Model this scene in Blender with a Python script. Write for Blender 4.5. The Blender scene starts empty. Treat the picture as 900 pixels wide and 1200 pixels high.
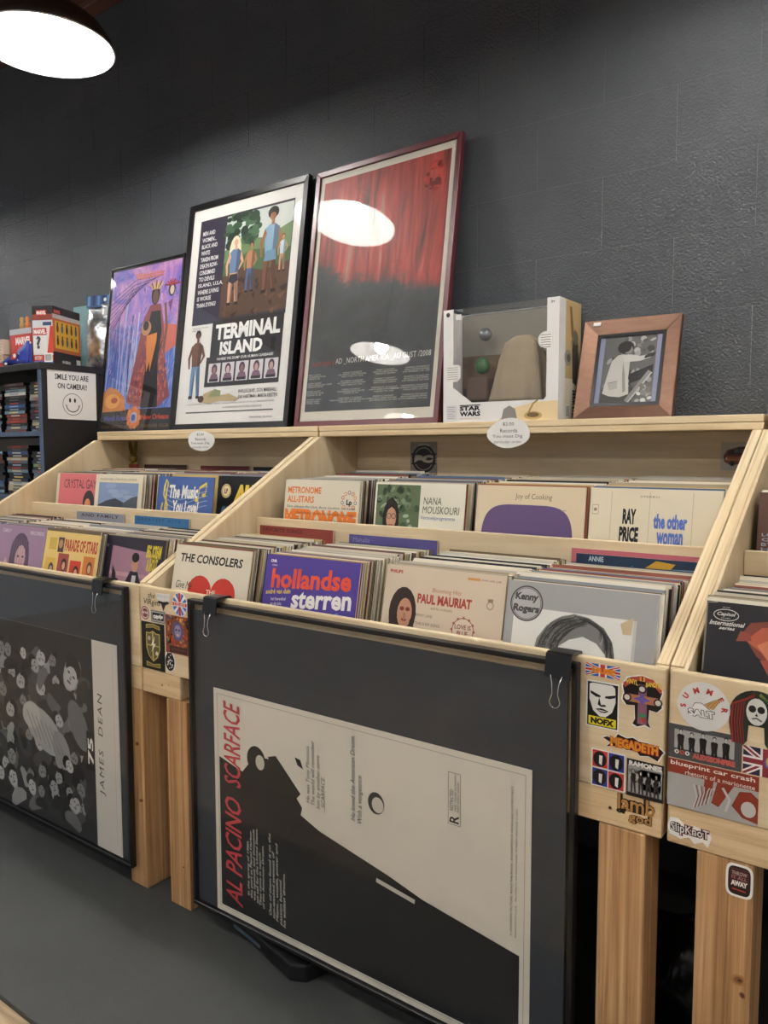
import bpy, bmesh, math, random
from mathutils import Vector, Matrix

RND = random.Random(11)
scene = bpy.context.scene
COL = scene.collection

# ------------------------------------------------------------------ camera
YAW, PITCH, ROLL = math.radians(36.2), math.radians(4.5), math.radians(-0.13)
cam_d = bpy.data.cameras.new('camera')
cam = bpy.data.objects.new('camera', cam_d)
COL.objects.link(cam)
_f0 = Vector((-math.sin(YAW), math.cos(YAW), 0)); _r0 = Vector((math.cos(YAW), math.sin(YAW), 0)); _u0 = Vector((0, 0, 1))
_f = _f0 * math.cos(PITCH) - _u0 * math.sin(PITCH)
_u = _u0 * math.cos(PITCH) + _f0 * math.sin(PITCH)
_r = _r0 * math.cos(ROLL) + _u * math.sin(ROLL)
_u = _u * math.cos(ROLL) - _r0 * math.sin(ROLL)
_m = Matrix((_r, _u, -_f)).transposed().to_4x4()
_m.translation = Vector((0, -1.39, 1.32))
cam.matrix_world = _m
cam_d.sensor_fit = 'VERTICAL'; cam_d.sensor_height = 24.0; cam_d.sensor_width = 18.0
cam_d.lens = 912 / 1200 * 24.0
cam_d.clip_start = 0.02
scene.camera = cam

# ------------------------------------------------------------------ world, exposure
world = bpy.data.worlds.new('world'); scene.world = world
world.use_nodes = True
world.node_tree.nodes['Background'].inputs[0].default_value = (0.92, 0.96, 1.0, 1)
world.node_tree.nodes['Background'].inputs[1].default_value = 0.10
vs = scene.view_settings
vs.view_transform = 'Standard'; vs.look = 'None'; vs.exposure = 1.72; vs.gamma = 1.0
vs.use_curve_mapping = False
BULB = 80.0      # radiance of every lamp bulb

# ------------------------------------------------------------------ helpers
def lin(c):
    if isinstance(c, str):
        c = c.lstrip('#'); c = [int(c[i:i + 2], 16) / 255 for i in (0, 2, 4)]
    return tuple((x / 12.92 if x <= 0.04045 else ((x + 0.055) / 1.055) ** 2.4) for x in c)

def new_mat(name):
    m = bpy.data.materials.new(name); m.use_nodes = True
    nt = m.node_tree
    return m, nt, nt.nodes['Principled BSDF']

def plain(name, col, rough=0.5, metal=0.0, spec=0.5):
    m, nt, b = new_mat(name)
    b.inputs['Base Color'].default_value = (*lin(col), 1)
    b.inputs['Roughness'].default_value = rough
    b.inputs['Metallic'].default_value = metal
    b.inputs['Specular IOR Level'].default_value = spec
    return m

def noise_node(nt, scale, detail=4.0, rough=0.55, vec=None, dist=0.0):
    n = nt.nodes.new('ShaderNodeTexNoise')
    n.inputs['Scale'].default_value = scale; n.inputs['Detail'].default_value = detail
    n.inputs['Roughness'].default_value = rough; n.inputs['Distortion'].default_value = dist
    if vec: nt.links.new(vec, n.inputs['Vector'])
    return n

def mapping(nt, scale, coord='Object'):
    tc = nt.nodes.new('ShaderNodeTexCoord'); mp = nt.nodes.new('ShaderNodeMapping')
    mp.inputs['Scale'].default_value = scale
    nt.links.new(tc.outputs[coord], mp.inputs['Vector'])
    return mp.outputs['Vector']

def ramp(nt, fac, stops):
    r = nt.nodes.new('ShaderNodeValToRGB')
    while len(r.color_ramp.elements) < len(stops): r.color_ramp.elements.new(0.5)
    for e, (p, c) in zip(r.color_ramp.elements, stops):
        e.position = p; e.color = (*lin(c), 1)
    nt.links.new(fac, r.inputs['Fac'])
    return r

def bump(nt, b, height, strength, dist):
    bp = nt.nodes.new('ShaderNodeBump')
    bp.inputs['Strength'].default_value = strength; bp.inputs['Distance'].default_value = dist
    nt.links.new(height, bp.inputs['Height']); nt.links.new(bp.outputs['Normal'], b.inputs['Normal'])

def wood(name, stops, grain, rough=0.5, knots=0.0):
    """grain = scale vector; the small component lies along the grain"""
    m, nt, b = new_mat(name)
    v = mapping(nt, grain)
    n1 = noise_node(nt, 1.0, 5, 0.6, v, 0.6)
    n2 = noise_node(nt, 5.0, 3, 0.6, v, 0.3)
    mx = nt.nodes.new('ShaderNodeMath'); mx.operation = 'MULTIPLY_ADD'
    nt.links.new(n2.outputs['Fac'], mx.inputs[0]); mx.inputs[1].default_value = 0.35
    nt.links.new(n1.outputs['Fac'], mx.inputs[2])
    sb = nt.nodes.new('ShaderNodeMath'); sb.operation = 'SUBTRACT'
    nt.links.new(mx.outputs[0], sb.inputs[0]); sb.inputs[1].default_value = 0.17
    fac = sb.outputs[0]
    r = ramp(nt, fac, stops)
    nt.links.new(r.outputs['Color'], b.inputs['Base Color'])
    b.inputs['Roughness'].default_value = rough
    bump(nt, b, fac, 0.12, 0.002)
    return m

def pane_mat(name, ior=1.5, tint=(1, 1, 1), rough=0.0):
    m = bpy.data.materials.new(name); m.use_nodes = True
    nt = m.node_tree; nt.nodes.clear()
    out = nt.nodes.new('ShaderNodeOutputMaterial'); mix = nt.nodes.new('ShaderNodeMixShader')
    fr = nt.nodes.new('ShaderNodeFresnel'); fr.inputs['IOR'].default_value = ior
    tr = nt.nodes.new('ShaderNodeBsdfTransparent'); tr.inputs['Color'].default_value = (*tint, 1)
    gl = nt.nodes.new('ShaderNodeBsdfGlossy'); gl.inputs['Roughness'].default_value = rough
    ge = nt.nodes.new('ShaderNodeNewGeometry'); iv = nt.nodes.new('ShaderNodeMath'); iv.operation = 'SUBTRACT'; iv.inputs[0].default_value = 1.0
    nt.links.new(ge.outputs['Backfacing'], iv.inputs[1])
    mu = nt.nodes.new('ShaderNodeMath'); mu.operation = 'MULTIPLY'; nt.links.new(fr.outputs[0], mu.inputs[0]); nt.links.new(iv.outputs[0], mu.inputs[1])
    nt.links.new(mu.outputs[0], mix.inputs[0]); nt.links.new(tr.outputs[0], mix.inputs[1]); nt.links.new(gl.outputs[0], mix.inputs[2])
    nt.links.new(mix.outputs[0], out.inputs['Surface'])
    return m

def print_mat(name, rough):
    m, nt, b = new_mat(name)
    a = nt.nodes.new('ShaderNodeAttribute'); a.attribute_name = 'Col'
    nt.links.new(a.outputs['Color'], b.inputs['Base Color'])
    b.inputs['Roughness'].default_value = rough
    b.inputs['Specular IOR Level'].default_value = 0.35
    return m

PRINT = print_mat('printed_ink', 0.55)
GLOSSPRINT = print_mat('glossy_printed_ink', 0.3)
SLEEVE = print_mat('cardboard_sleeve', 0.5)

def emit_mat(name, col, s):
    m = bpy.data.materials.new(name); m.use_nodes = True
    nt = m.node_tree; nt.nodes.clear()
    out = nt.nodes.new('ShaderNodeOutputMaterial'); e = nt.nodes.new('ShaderNodeEmission')
    e.inputs['Color'].default_value = (*col, 1); e.inputs['Strength'].default_value = s
    nt.links.new(e.outputs[0], out.inputs['Surface'])
    return m

# --- materials
def ply_mat(name, grain):
    return wood(name, [(0.25, '#cdb28a'), (0.45, '#d9c29c'), (0.6, '#e0cca9'), (0.8, '#e6d5b5')], grain, 0.45)
M = {}
M['ply_x'] = ply_mat('birch_plywood', (1.2, 22, 22))
M['ply_z'] = ply_mat('birch_plywood_upright', (14, 10, 1.1))
M['ply_edge'] = wood('plywood_edge', [(0.3, '#b2946a'), (0.5, '#dac49c'), (0.7, '#e8d8b8')], (110, 0.9, 60), 0.5)
M['shelf_edge'] = wood('shelf_plank', [(0.3, '#b89a6c'), (0.5, '#d8c097'), (0.75, '#e4d2ae')], (0.7, 30, 60), 0.5)
M['pine'] = wood('pine_block', [(0.3, '#c4a378'), (0.5, '#dabd92'), (0.75, '#e4cda8')], (2, 40, 40), 0.5)
M['post'] = wood('fir_post', [(0.28, '#8f653d'), (0.45, '#b2875a'), (0.58, '#c49a6c'), (0.75, '#d4b188')], (75, 75, 1.3), 0.55)
M['black_metal'] = plain('black_steel', '#0b0b0c', 0.28, 0.0, 0.6)
M['wire'] = plain('nickel_wire', '#c9c9c9', 0.2, 1.0)
M['black_frame'] = plain('black_lacquer', '#0e0e10', 0.35)
M['red_frame'] = plain('mahogany_lacquer', '#5c2229', 0.35)
M['backing'] = plain('dark_backing_board', '#30353c', 0.6)
M['paper'] = plain('white_paper', '#e9e7e2', 0.6)
M['cream'] = plain('cream_paper', '#d9d3c4', 0.6)
M['glass'] = pane_mat('picture_glass', 1.8)
M['plexi'] = pane_mat('clear_plexiglass', 1.4, rough=0.04)
M['shelf_black'] = plain('black_laminate', '#1d1a19', 0.45)
M['shelf_blue'] = plain('slate_blue_edge_band', '#46566e', 0.45)
M['grey_back'] = plain('grey_hardboard', '#9a9894', 0.6)
M['white_enamel'] = plain('white_enamel', '#f4f2ee', 0.4)
M['shade_out'] = plain('bronze_enamel', '#3a2a22', 0.4)
M['bulb'] = emit_mat('lit_bulb', (1.0, 0.98, 0.94), BULB)
M['dark_plastic'] = plain('black_plastic', '#0c0c0d', 0.25)

def mat_wall():
    m, nt, b = new_mat('painted_block')
    v = mapping(nt, (1, 1, 1))
    geo = nt.nodes.new('ShaderNodeNewGeometry')
    n = noise_node(nt, 130, 4, 0.6, geo.outputs['Position'])
    n3 = noise_node(nt, 180, 3, 0.6, geo.outputs['Position'])
    n2 = noise_node(nt, 2.5, 3, 0.5, geo.outputs['Position'])
    r = ramp(nt, n2.outputs['Fac'], [(0.3, '#404348'), (0.7, '#4a4d51')])
    nt.links.new(r.outputs['Color'], b.inputs['Base Color'])
    b.inputs['Roughness'].default_value = 0.5
    ad = nt.nodes.new('ShaderNodeMath'); ad.operation = 'MULTIPLY_ADD'
    nt.links.new(n3.outputs['Fac'], ad.inputs[0]); ad.inputs[1].default_value = 0.5
    nt.links.new(n.outputs['Fac'], ad.inputs[2])
    bump(nt, b, ad.outputs[0], 0.7, 0.007)
    return m
M['wall'] = mat_wall()

def mat_mat():
    m, nt, b = new_mat('rubber_mat')
    geo = nt.nodes.new('ShaderNodeNewGeometry')
    n = noise_node(nt, 220, 3, 0.6, geo.outputs['Position'])
    n2 = noise_node(nt, 2.2, 6, 0.65, geo.outputs['Position'])
    r = ramp(nt, n2.outputs['Fac'], [(0.3, '#353736'), (0.6, '#3c3e3d'), (0.75, '#474948')])
    nt.links.new(r.outputs['Color'], b.inputs['Base Color'])
    b.inputs['Roughness'].default_value = 0.6
    bump(nt, b, n.outputs['Fac'], 0.25, 0.002)
    return m
M['mat'] = mat_mat()
M['plank'] = wood('oak_plank', [(0.3, '#8a7458'), (0.55, '#b39b7a'), (0.8, '#c9b595')], (2, 30, 30), 0.5)
M['ceiling'] = wood('stained_ceiling', [(0.3, '#5a3a30'), (0.7, '#744a3c')], (2, 12, 2), 0.6)

# --- mesh helpers
def obj(name, me, mat=None, parent=None, loc=(0, 0, 0), rot=(0, 0, 0)):
    o = bpy.data.objects.new(name, me); COL.objects.link(o)
    if mat is not None and me is not None and not me.materials:
        for k in (mat if isinstance(mat, (list, tuple)) else [mat]): me.materials.append(k)
    o.location = loc; o.rotation_euler = rot
    if parent is not None: o.parent = parent
    return o

def empty(name, loc=(0, 0, 0), rot=(0, 0, 0)):
    o = bpy.data.objects.new(name, None); COL.objects.link(o)
    o.location = loc; o.rotation_euler = rot; o.empty_display_size = 0.05
    return o

def tag(o, label, cat, group=None, kind=None):
    o['label'] = label; o['category'] = cat
    if group: o['group'] = group
    if kind: o['kind'] = kind
    return o

def struct(o):
    o['kind'] = 'structure'; return o

def bm_mesh(bm, name='m', smooth=False):
    me = bpy.data.meshes.new(name)
    bmesh.ops.recalc_face_normals(bm, faces=bm.faces)
    if smooth:
        for f in bm.faces: f.smooth = True
    bm.to_mesh(me); bm.free(); return me

def box_mesh(x0, x1, y0, y1, z0, z1, bev=0.0, seg=1):
    bm = bmesh.new()
    bmesh.ops.create_cube(bm, size=1)
    for v in bm.verts:
        v.co = Vector((x0 + (v.co.x + .5) * (x1 - x0), y0 + (v.co.y + .5) * (y1 - y0), z0 + (v.co.z + .5) * (z1 - z0)))
    if bev: bmesh.ops.bevel(bm, geom=bm.edges[:], offset=bev, segments=seg, affect='EDGES', profile=0.6)
    return bm_mesh(bm)

def box(name, x0, x1, y0, y1, z0, z1, mat, parent=None, bev=0.0, seg=1):
    return obj(name, box_mesh(x0, x1, y0, y1, z0, z1, bev, seg), mat, parent)

def prism_mesh(pts, axis, a0, a1, bev=0.0):
    """polygon pts (2D) extruded along axis between a0 and a1. axis x: pts=(y,z); y: (x,z); z: (x,y)"""
    bm = bmesh.new()
    def mk(p, a):
        return {'x': (a, p[0], p[1]), 'y': (p[0], a, p[1]), 'z': (p[0], p[1], a)}[axis]
    A = [bm.verts.new(mk(p, a0)) for p in pts]; B = [bm.verts.new(mk(p, a1)) for p in pts]
    bm.faces.new(A); bm.faces.new(B[::-1])
    n = len(pts)
    for i in range(n): bm.faces.new((A[i], A[(i + 1) % n], B[(i + 1) % n], B[i]))
    if bev: bmesh.ops.bevel(bm, geom=bm.edges[:], offset=bev, segments=2, affect='EDGES', profile=0.6)
    return bm_mesh(bm)

def tube_mesh(pts, r, n=8, closed=False):
    bm = bmesh.new(); pts = [Vector(p) for p in pts]; rings = []
    N = len(pts)
    for i, p in enumerate(pts):
        a = pts[(i - 1) % N] if (closed or i > 0) else p
        b = pts[(i + 1) % N] if (closed or i < N - 1) else p
        d = (b - a).normalized()
        ref = Vector((0, 1, 0)) if abs(d.y) < .9 else Vector((1, 0, 0))
        u = d.cross(ref).normalized(); w = d.cross(u)
        rings.append([bm.verts.new(p + (u * math.cos(t) + w * math.sin(t)) * r) for t in [2 * math.pi * k / n for k in range(n)]])
    for i in range(N if closed else N - 1):
        A, B = rings[i], rings[(i + 1) % N]
        for k in range(n): bm.faces.new((A[k], A[(k + 1) % n], B[(k + 1) % n], B[k]))
    if not closed:
        bm.faces.new(rings[0][::-1]); bm.faces.new(rings[-1])
    return bm_mesh(bm, smooth=True)

def lathe_mesh(prof, n=48, mats=None):
    bm = bmesh.new(); rings = []
    for r, z in prof:
        if r < 1e-5: rings.append([bm.verts.new((0, 0, z))])
        else: rings.append([bm.verts.new((r * math.cos(2 * math.pi * k / n), r * math.sin(2 * math.pi * k / n), z)) for k in range(n)])
    for i in range(len(rings) - 1):
        A, B = rings[i], rings[i + 1]
        for k in range(n):
            q = [A[k % len(A)], A[(k + 1) % len(A)], B[(k + 1) % len(B)], B[k % len(B)]]
            u = []
            for v in q:
                if v not in u: u.append(v)
            if len(u) > 2:
                f = bm.faces.new(u); f.smooth = True
                if mats: f.material_index = mats[i]
    return bm_mesh(bm)

# --- flat print: polygons and lettering in a sheet's own (u, v) metres
_glyph = {}
def glyphs(s, bold=0.0, space=1.0, line=1.0, align='LEFT'):
    k = (s, bold, space, line, align)
    if k not in _glyph:
        cu = bpy.data.curves.new('t', 'FONT'); cu.body = s; cu.resolution_u = 2; cu.offset = bold
        cu.space_character = space; cu.space_line = line; cu.align_x = align
        ob = bpy.data.objects.new('t', cu)
        me = ob.to_mesh()
        vs_ = [(v.co.x, v.co.y) for v in me.vertices]; fs = [tuple(p.vertices) for p in me.polygons]
        ob.to_mesh_clear(); bpy.data.objects.remove(ob); bpy.data.curves.remove(cu)
        _glyph[k] = (vs_, fs)
    return _glyph[k]

class Art:
    """collects flat coloured polygons; w, h in metres; shape coordinates 0..1 of w and h"""
    def __init__(s, w, h):
        s.w, s.h = w, h; s.P = []; s.T = []; s.layer = 1; s.shift = 0.0
    def poly(s, pts, col):
        s.P.append(([(x * s.w, (y + s.shift) * s.h) for x, y in pts], [tuple(range(len(pts)))], lin(col), s.layer)); s.layer += 1
    def rect(s, x0, y0, x1, y1, col): s.poly([(x0, y0), (x1, y0), (x1, y1), (x0, y1)], col)
    def frame(s, x0, y0, x1, y1, t, col):
        ty = t * s.w / s.h
        s.rect(x0, y0, x1, y0 + ty, col); s.layer -= 1; s.rect(x0, y1 - ty, x1, y1, col); s.layer -= 1
        s.rect(x0, y0, x0 + t, y1, col); s.layer -= 1; s.rect(x1 - t, y0, x1, y1, col)
    def ell(s, cx, cy, rx, ry, col, n=20, a=0.0, t0=0.0, t1=2 * math.pi):
        pts = []
        full = abs(t1 - t0 - 2 * math.pi) < 1e-6
        for k in range(n if full else n + 1):
            t = t0 + (t1 - t0) * k / n
            x, y = rx * math.cos(t) * s.w, ry * math.sin(t) * s.h
            pts.append((cx + (x * math.cos(a) - y * math.sin(a)) / s.w, cy + (x * math.sin(a) + y * math.cos(a)) / s.h))
        s.poly(pts, col)
    def circ(s, cx, cy, r, col, n=24, **k): s.ell(cx, cy, r, r * s.w / s.h, col, n, **k)
    def ring(s, cx, cy, r, t, col, hole, n=28):
        s.circ(cx, cy, r, col, n); s.circ(cx, cy, r - t, hole, n)
    def line(s, pts, t, col):
        """poly-line of width t (fraction of w)"""
        T = t * s.w / 2; vs_, fs = [], []
        q = [Vector((x * s.w, y * s.h)) for x, y in pts]
        for i, p in enumerate(q):
            a = q[max(0, i - 1)]; b = q[min(len(q) - 1, i + 1)]; d = (b - a)
            if d.length < 1e-9: d = Vector((1, 0))
            d.normalize(); n = Vector((-d.y, d.x)) * T
            vs_ += [tuple(p + n), tuple(p - n)]
            if i: fs.append((2 * i - 2, 2 * i - 1, 2 * i + 1, 2 * i))
        s.P.append((vs_, fs, lin(col), s.layer)); s.layer += 1
    def text(s, t, x0, y0, x1, y1, col, rot=0, shear=0.0, bold=0.0, space=1.0, line=1.0, align='LEFT', bend=None, rise=0.0):
        vs_, fs = glyphs(t, bold, space, line, align)
        q = [(x + shear * y, y) for x, y in vs_]
        if not q: return
        ax, bx = min(p[0] for p in q), max(p[0] for p in q); ay, by = min(p[1] for p in q), max(p[1] for p in q)
        out = []
        for x, y in q:
            tx, ty = (x - ax) / (bx - ax + 1e-9), (y - ay) / (by - ay + 1e-9)
            if bend: ty += bend * 4 * tx * (1 - tx)
            if rot == 0: X, Y = x0 + tx * (x1 - x0), y0 + ty * (y1 - y0) + rise * tx
            elif rot == 90: X, Y = x1 - ty * (x1 - x0), y0 + tx * (y1 - y0)
            else: X, Y = x0 + ty * (x1 - x0), y1 - tx * (y1 - y0)
            out.append((X * s.w, (Y + s.shift) * s.h))
        s.T.append((out, fs, lin(col), s.layer)); s.layer += 1
    def glyph_at(s, t, cx, cy, hgt, ang, col, bold=0.0):
        vs_, fs = glyphs(t, bold)
        ax, bx = min(p[0] for p in vs_), max(p[0] for p in vs_); ay, by = min(p[1] for p in vs_), max(p[1] for p in vs_)
        k = hgt * s.h / (by - ay); ca, sa = math.cos(ang), math.sin(ang); out = []
        for x, y in vs_:
            x = (x - (ax + bx) / 2) * k; y = (y - (ay + by) / 2) * k
            out.append((cx * s.w + x * ca - y * sa, cy * s.h + x * sa + y * ca))
        s.T.append((out, fs, lin(col), s.layer)); s.layer += 1
    def _mesh(s, items, axis):
        V, F, C = [], [], []
        for vs_, fs, col, L in items:
            o = len(V); d = 0.0002 + L * s.eps
            for x, y in vs_: V.append((x, -d, y))
            for f in fs:
                F.append(tuple(i + o for i in f)); C.append((col, len(f)))
        me = bpy.data.meshes.new('print'); me.from_pydata(V, [], F)
        at = me.color_attributes.new('Col', 'FLOAT_COLOR', 'CORNER')
        buf = []
        for (col, n) in C:
            buf += [col[0], col[1], col[2], 1.0] * n
        at.data.foreach_set('color', buf)
        return me
    def build(s, parent, loc=(0, 0, 0), rot=(0, 0, 0), mat=None):
        """the sheet's lower-left corner sits at loc in the parent's frame"""
        mat = mat or PRINT
        s.eps = min(0.00006, 0.0012 / max(1, s.layer))
        if s.P: obj('artwork', s._mesh(s.P, 0), mat, parent, loc, rot)
        if s.T: obj('lettering', s._mesh(s.T, 0), mat, parent, loc, rot)

def coloured_box(x0, x1, y0, y1, z0, z1, cover, edge):
    """box whose front and back carry one colour and whose edges another"""
    me = bpy.data.meshes.new('sleeve')
    V = [(x, y, z) for x in (x0, x1) for y in (y0, y1) for z in (z0, z1)]
    F = [(0, 1, 5, 4), (2, 6, 7, 3), (0, 2, 3, 1), (4, 5, 7, 6), (0, 4, 6, 2), (1, 3, 7, 5)]
    me.from_pydata(V, [], F)
    at = me.color_attributes.new('Col', 'FLOAT_COLOR', 'CORNER')
    buf = []
    for i in range(6):
        c = lin(cover if i < 2 else edge); buf += [*c, 1.0] * 4
    at.data.foreach_set('color', buf)
    return me

def clamp(x, a, b): return max(a, min(b, x))

# ================================================================== the setting
WALL_Y = 1.03
# wall: a backing slab and the painted blocks in courses, each block its own piece
wall = struct(box('wall_back', -6.0, 2.2, WALL_Y + 0.0025, WALL_Y + 0.2, 0.0, 3.5, M['wall']))
CH, BW, Z0 = 0.2205, 0.444, 1.507 - 7 * 0.2205
def block_mesh(w, h):
    return box_mesh(0.0003, w - 0.0003, 0, 0.02, 0.0003, h - 0.0003, 0.0006)
bm_full = block_mesh(BW, CH); _cuts = {}
for k in range(0, 16):
    z = Z0 + k * CH
    if z + CH > 3.5: break
    off = -0.480 if k % 2 == 1 else -0.702
    i0 = int(math.floor((-6.0 - off) / BW)) + 1
    for i in range(i0, 7):
        x = off + i * BW
        if x + BW > 2.2: break
        if z < 1.0 and (x < -4.2 or x > 0.6): continue
        obj('block', bm_full, M['wall'], wall, (x, WALL_Y + RND.uniform(-.0001, .0001), z))

floor = struct(box('floor', -6.0, 2.2, -4.5, 1.03, -0.08, -0.012, M['plank']))
_pl = box_mesh(0, 1.2, 0, 0.118, -0.012, 0, 0.0012)
for j in range(9):
    y = -0.515 - (j + 1) * 0.12
    for i in range(6):
        obj('plank', _pl, M['plank'], floor, (-5.2 + i * 1.203 + (j * 0.41) % 0.9, y, 0))
ceiling = struct(box('ceiling', -6.0, 2.2, -4.5, 1.03, 3.5, 3.55, M['ceiling']))
_cb = box_mesh(-6.0, 2.2, -0.07, 0.07, 3.38, 3.5, 0.004)
for y in (0.96,):
    obj('crown_board', box_mesh(-6.0, 2.2, y - .01, y + .07, 3.47, 3.5, .003), M['ceiling'], ceiling)

fm = box('floor_mat', -5.6, 2.0, -0.494, 1.02, -0.012, 0.004, M['mat'], bev=0.0015)
tag(fm, 'long dark grey rubber mat on the floor along the record bins', 'mat')

# ================================================================== lamps
_sh = [(0.228, 0.0), (0.232, 0.004), (0.222, 0.035), (0.195, 0.075), (0.15, 0.112), (0.095, 0.138), (0.05, 0.15), (0.045, 0.2), (0.0, 0.2),
       ]
_si = [(0.0, 0.146), (0.05, 0.144), (0.095, 0.132), (0.148, 0.106), (0.191, 0.070), (0.217, 0.033), (0.225, 0.004), (0.228, 0.0)]
shade_me = lathe_mesh(_si + _sh[1:], 64, [0] * (len(_si) - 1) + [0] + [1] * (len(_sh) - 2))
shade_me.materials.append(M['white_enamel']); shade_me.materials.append(M['shade_out'])
bulb_prof = [(0.0, 0.008)] + [(0.052 * math.sin(t), 0.06 - 0.052 * math.cos(t)) for t in [math.pi * k / 14 for k in range(1, 11)]] + [(0.026, 0.115), (0.02, 0.128), (0.0, 0.128)]
bulb_me = lathe_mesh(bulb_prof, 28); bulb_me.materials.append(M['bulb'])
sock_me = lathe_mesh([(0.0, 0.122), (0.024, 0.122), (0.024, 0.15), (0.0, 0.15)], 20); sock_me.materials.append(M['white_enamel'])
rod_me = lathe_mesh([(0.0, 0.2), (0.009, 0.2), (0.009, 0.735), (0.055, 0.735), (0.055, 0.752), (0.0, 0.752)], 20); rod_me.materials.append(M['shade_out'])
LAMP_Z = 2.745
def lamp(x, y, label, group=None):
    e = empty('pendant_lamp', (x, y, LAMP_Z)); tag(e, label, 'lamp', group)
    obj('lamp_shade', shade_me, None, e); obj('bulb', bulb_me, None, e)
    obj('socket', sock_me, None, e); obj('stem', rod_me, None, e)
lamp(-2.66, 0.228, 'lit white dome pendant lamp hanging over the left bin at top left')
for (x, y) in [(-4.95, 0.23), (-0.36, 0.23), (1.94, 0.23), (-3.72, -1.30), (-1.50, -1.30), (0.80, -1.30), (-4.60, -2.80), (-2.65, -2.80), (-0.36, -2.80), (1.94, -2.80)]:
    lamp(x, y, 'white dome pendant lamp hanging over the shop aisle outside the picture', 'other pendant lamps of the shop')

# ================================================================== record bins
SHY = 0.80                 # front of the top shelf
def record_bin(x0, x1, label, lpost, rpost, lblock, rblock, gl=0.0):
    e = empty('record_bin', ((x0 + x1) / 2, 0, 0)); tag(e, label, 'record bin')
    X = lambda v: v - (x0 + x1) / 2
    T = 0.024
    prof = [(0.018, 0.687), (0.018, 0.929), (SHY - 0.012, 1.372), (1.0, 1.372), (1.0, 0.687)]
    for a in (x0, x1 - T):
        if a == x0: a -= gl
        sp_ = obj('side_panel', prism_mesh(prof, 'x', X(a), X(a + T + (gl if a < x0 else 0)), 0.003), M['ply_z'], e)
        dy, dz = SHY - 0.012 - 0.020, 1.372 - 0.931; L_ = math.hypot(dy, dz)
        obj('edge_band', box_mesh(-T / 2 + .0005, T / 2 - .0005, 0.004, L_ - 0.004, 0, 0.004, 0.0018, 2), M['ply_edge'], sp_, (X(a + T / 2), 0.020, 0.9295), (math.atan2(dz, dy), 0, 0))
    obj('back_panel', box_mesh(X(x0), X(x1), 1.001, 1.018, 0.66, 1.372), M['ply_x'], e)
    obj('front_panel', box_mesh(X(x0 - .0), X(x1), 0.0, 0.018, 0.687, 0.931, 0.003, 2), M['ply_x'], e)
    obj('riser', box_mesh(X(x0 + T + .001), X(x1 - T - .001), 0.448, 0.464, 0.74, 1.100, 0.0015), M['ply_x'], e)
    obj('bin_floor', prism_mesh([(0.019, 0.7365), (0.447, 0.7375), (0.447, 0.7225), (0.019, 0.7215)], 'x', X(x0 + T + .001), X(x1 - T - .001)), M['ply_x'], e)
    obj('bin_floor', prism_mesh([(0.465, 0.911), (0.999, 0.923), (0.999, 0.908), (0.465, 0.896)], 'x', X(x0 + T + .001), X(x1 - T - .001)), M['ply_x'], e)
    # top shelf: two plywood layers
    sh = obj('shelf', box_mesh(X(x0 + .001), X(x1 - .001), SHY, 1.026, 1.392, 1.412, 0.003, 2), M['shelf_edge'], e)
    obj('under_layer', box_mesh(X(x0 + .001), X(x1 - .001), SHY + 0.001, 1.026, 1.3725, 1.3915, 0.003, 2), M['shelf_edge'], sh)
    for (a, b) in (lblock, rblock):
        obj('leg_block', box_mesh(X(a), X(b), 0.002, 0.072, 0.617, 0.686, 0.004, 2), M['pine'], e)
    for (a, b) in (lpost, rpost):
        obj('post', box_mesh(X(a), X(b), 0.004, 0.094, 0.004, 0.616, 0.004, 2), M['post'], e)
        obj('post', box_mesh(X(a), X(b), 0.86, 0.95, 0.004, 0.66, 0.004, 2), M['post'], e)
        obj('cross_rail', box_mesh(X(a), X(b), 0.095, 0.95, 0.661, 0.686, 0.003), M['pine'], e)
    return e
bin_a = record_bin(-3.29, -1.906, 'leftmost stepped plywood record bin beside the black bookcase', (-3.2, -3.11), (-1.986, -1.896 - .01), (-3.28, -3.1), (-2.07, -1.9065))
bin_b = record_bin(-1.900, -0.3975, 'middle plywood record bin behind the large dark poster board with the sideways white poster', (-1.797, -1.709), (-0.516, -0.427), (-1.8995, -1.731), (-0.60, -0.398))
bin_c = record_bin(-0.3895, 1.06, 'rightmost plywood record bin cut off by the right edge of the photo', (-0.337, -0.243), (0.85, 0.94), (-0.389, -0.15), (0.8, 1.05), gl=0.0065)

# knots and screw holes of the lumber, each a flat disc in the face of the wood
def knots(bin_, spots, y):
    cx = bin_.location.x
    for (x, z, rx, rz, c1, c2) in spots:
        a = Art(.1, .1)
        a.ell(.5, .5, rx / .1, rz / .1, c1, 18, a=.3); a.ell(.5, .5, rx / .1 * .62, rz / .1 * .62, c2, 16, a=.3); a.ell(.52, .5, rx / .1 * .25, rz / .1 * .25, '#4a2f1c', 12)
        me = a; a.eps = .00004
        obj('knot', a._mesh(a.P, 0), PRINT, bin_, (x - cx - .05, y, z - .05))
knots(bin_a, [(-1.937, .447, .011, .007, '#9a7046', '#6e4728'), (-1.925, .275, .012, .006, '#9a7046', '#6e4728')], .0038)
knots(bin_b, [(-1.713 - .02, .130, .004, .003, '#8a6238', '#4a2f1c'), (-1.78, .655, .0022, .0022, '#a88a60', '#5a4228'), (-1.81, .650, .0035, .003, '#8a6238', '#3a2818')], .0012)
knots(bin_c, [(-.262, .405, .013, .010, '#a5784c', '#85572f'), (-.255, .380, .005, .006, '#8a5a34', '#5e2f20')], .0038)

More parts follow.
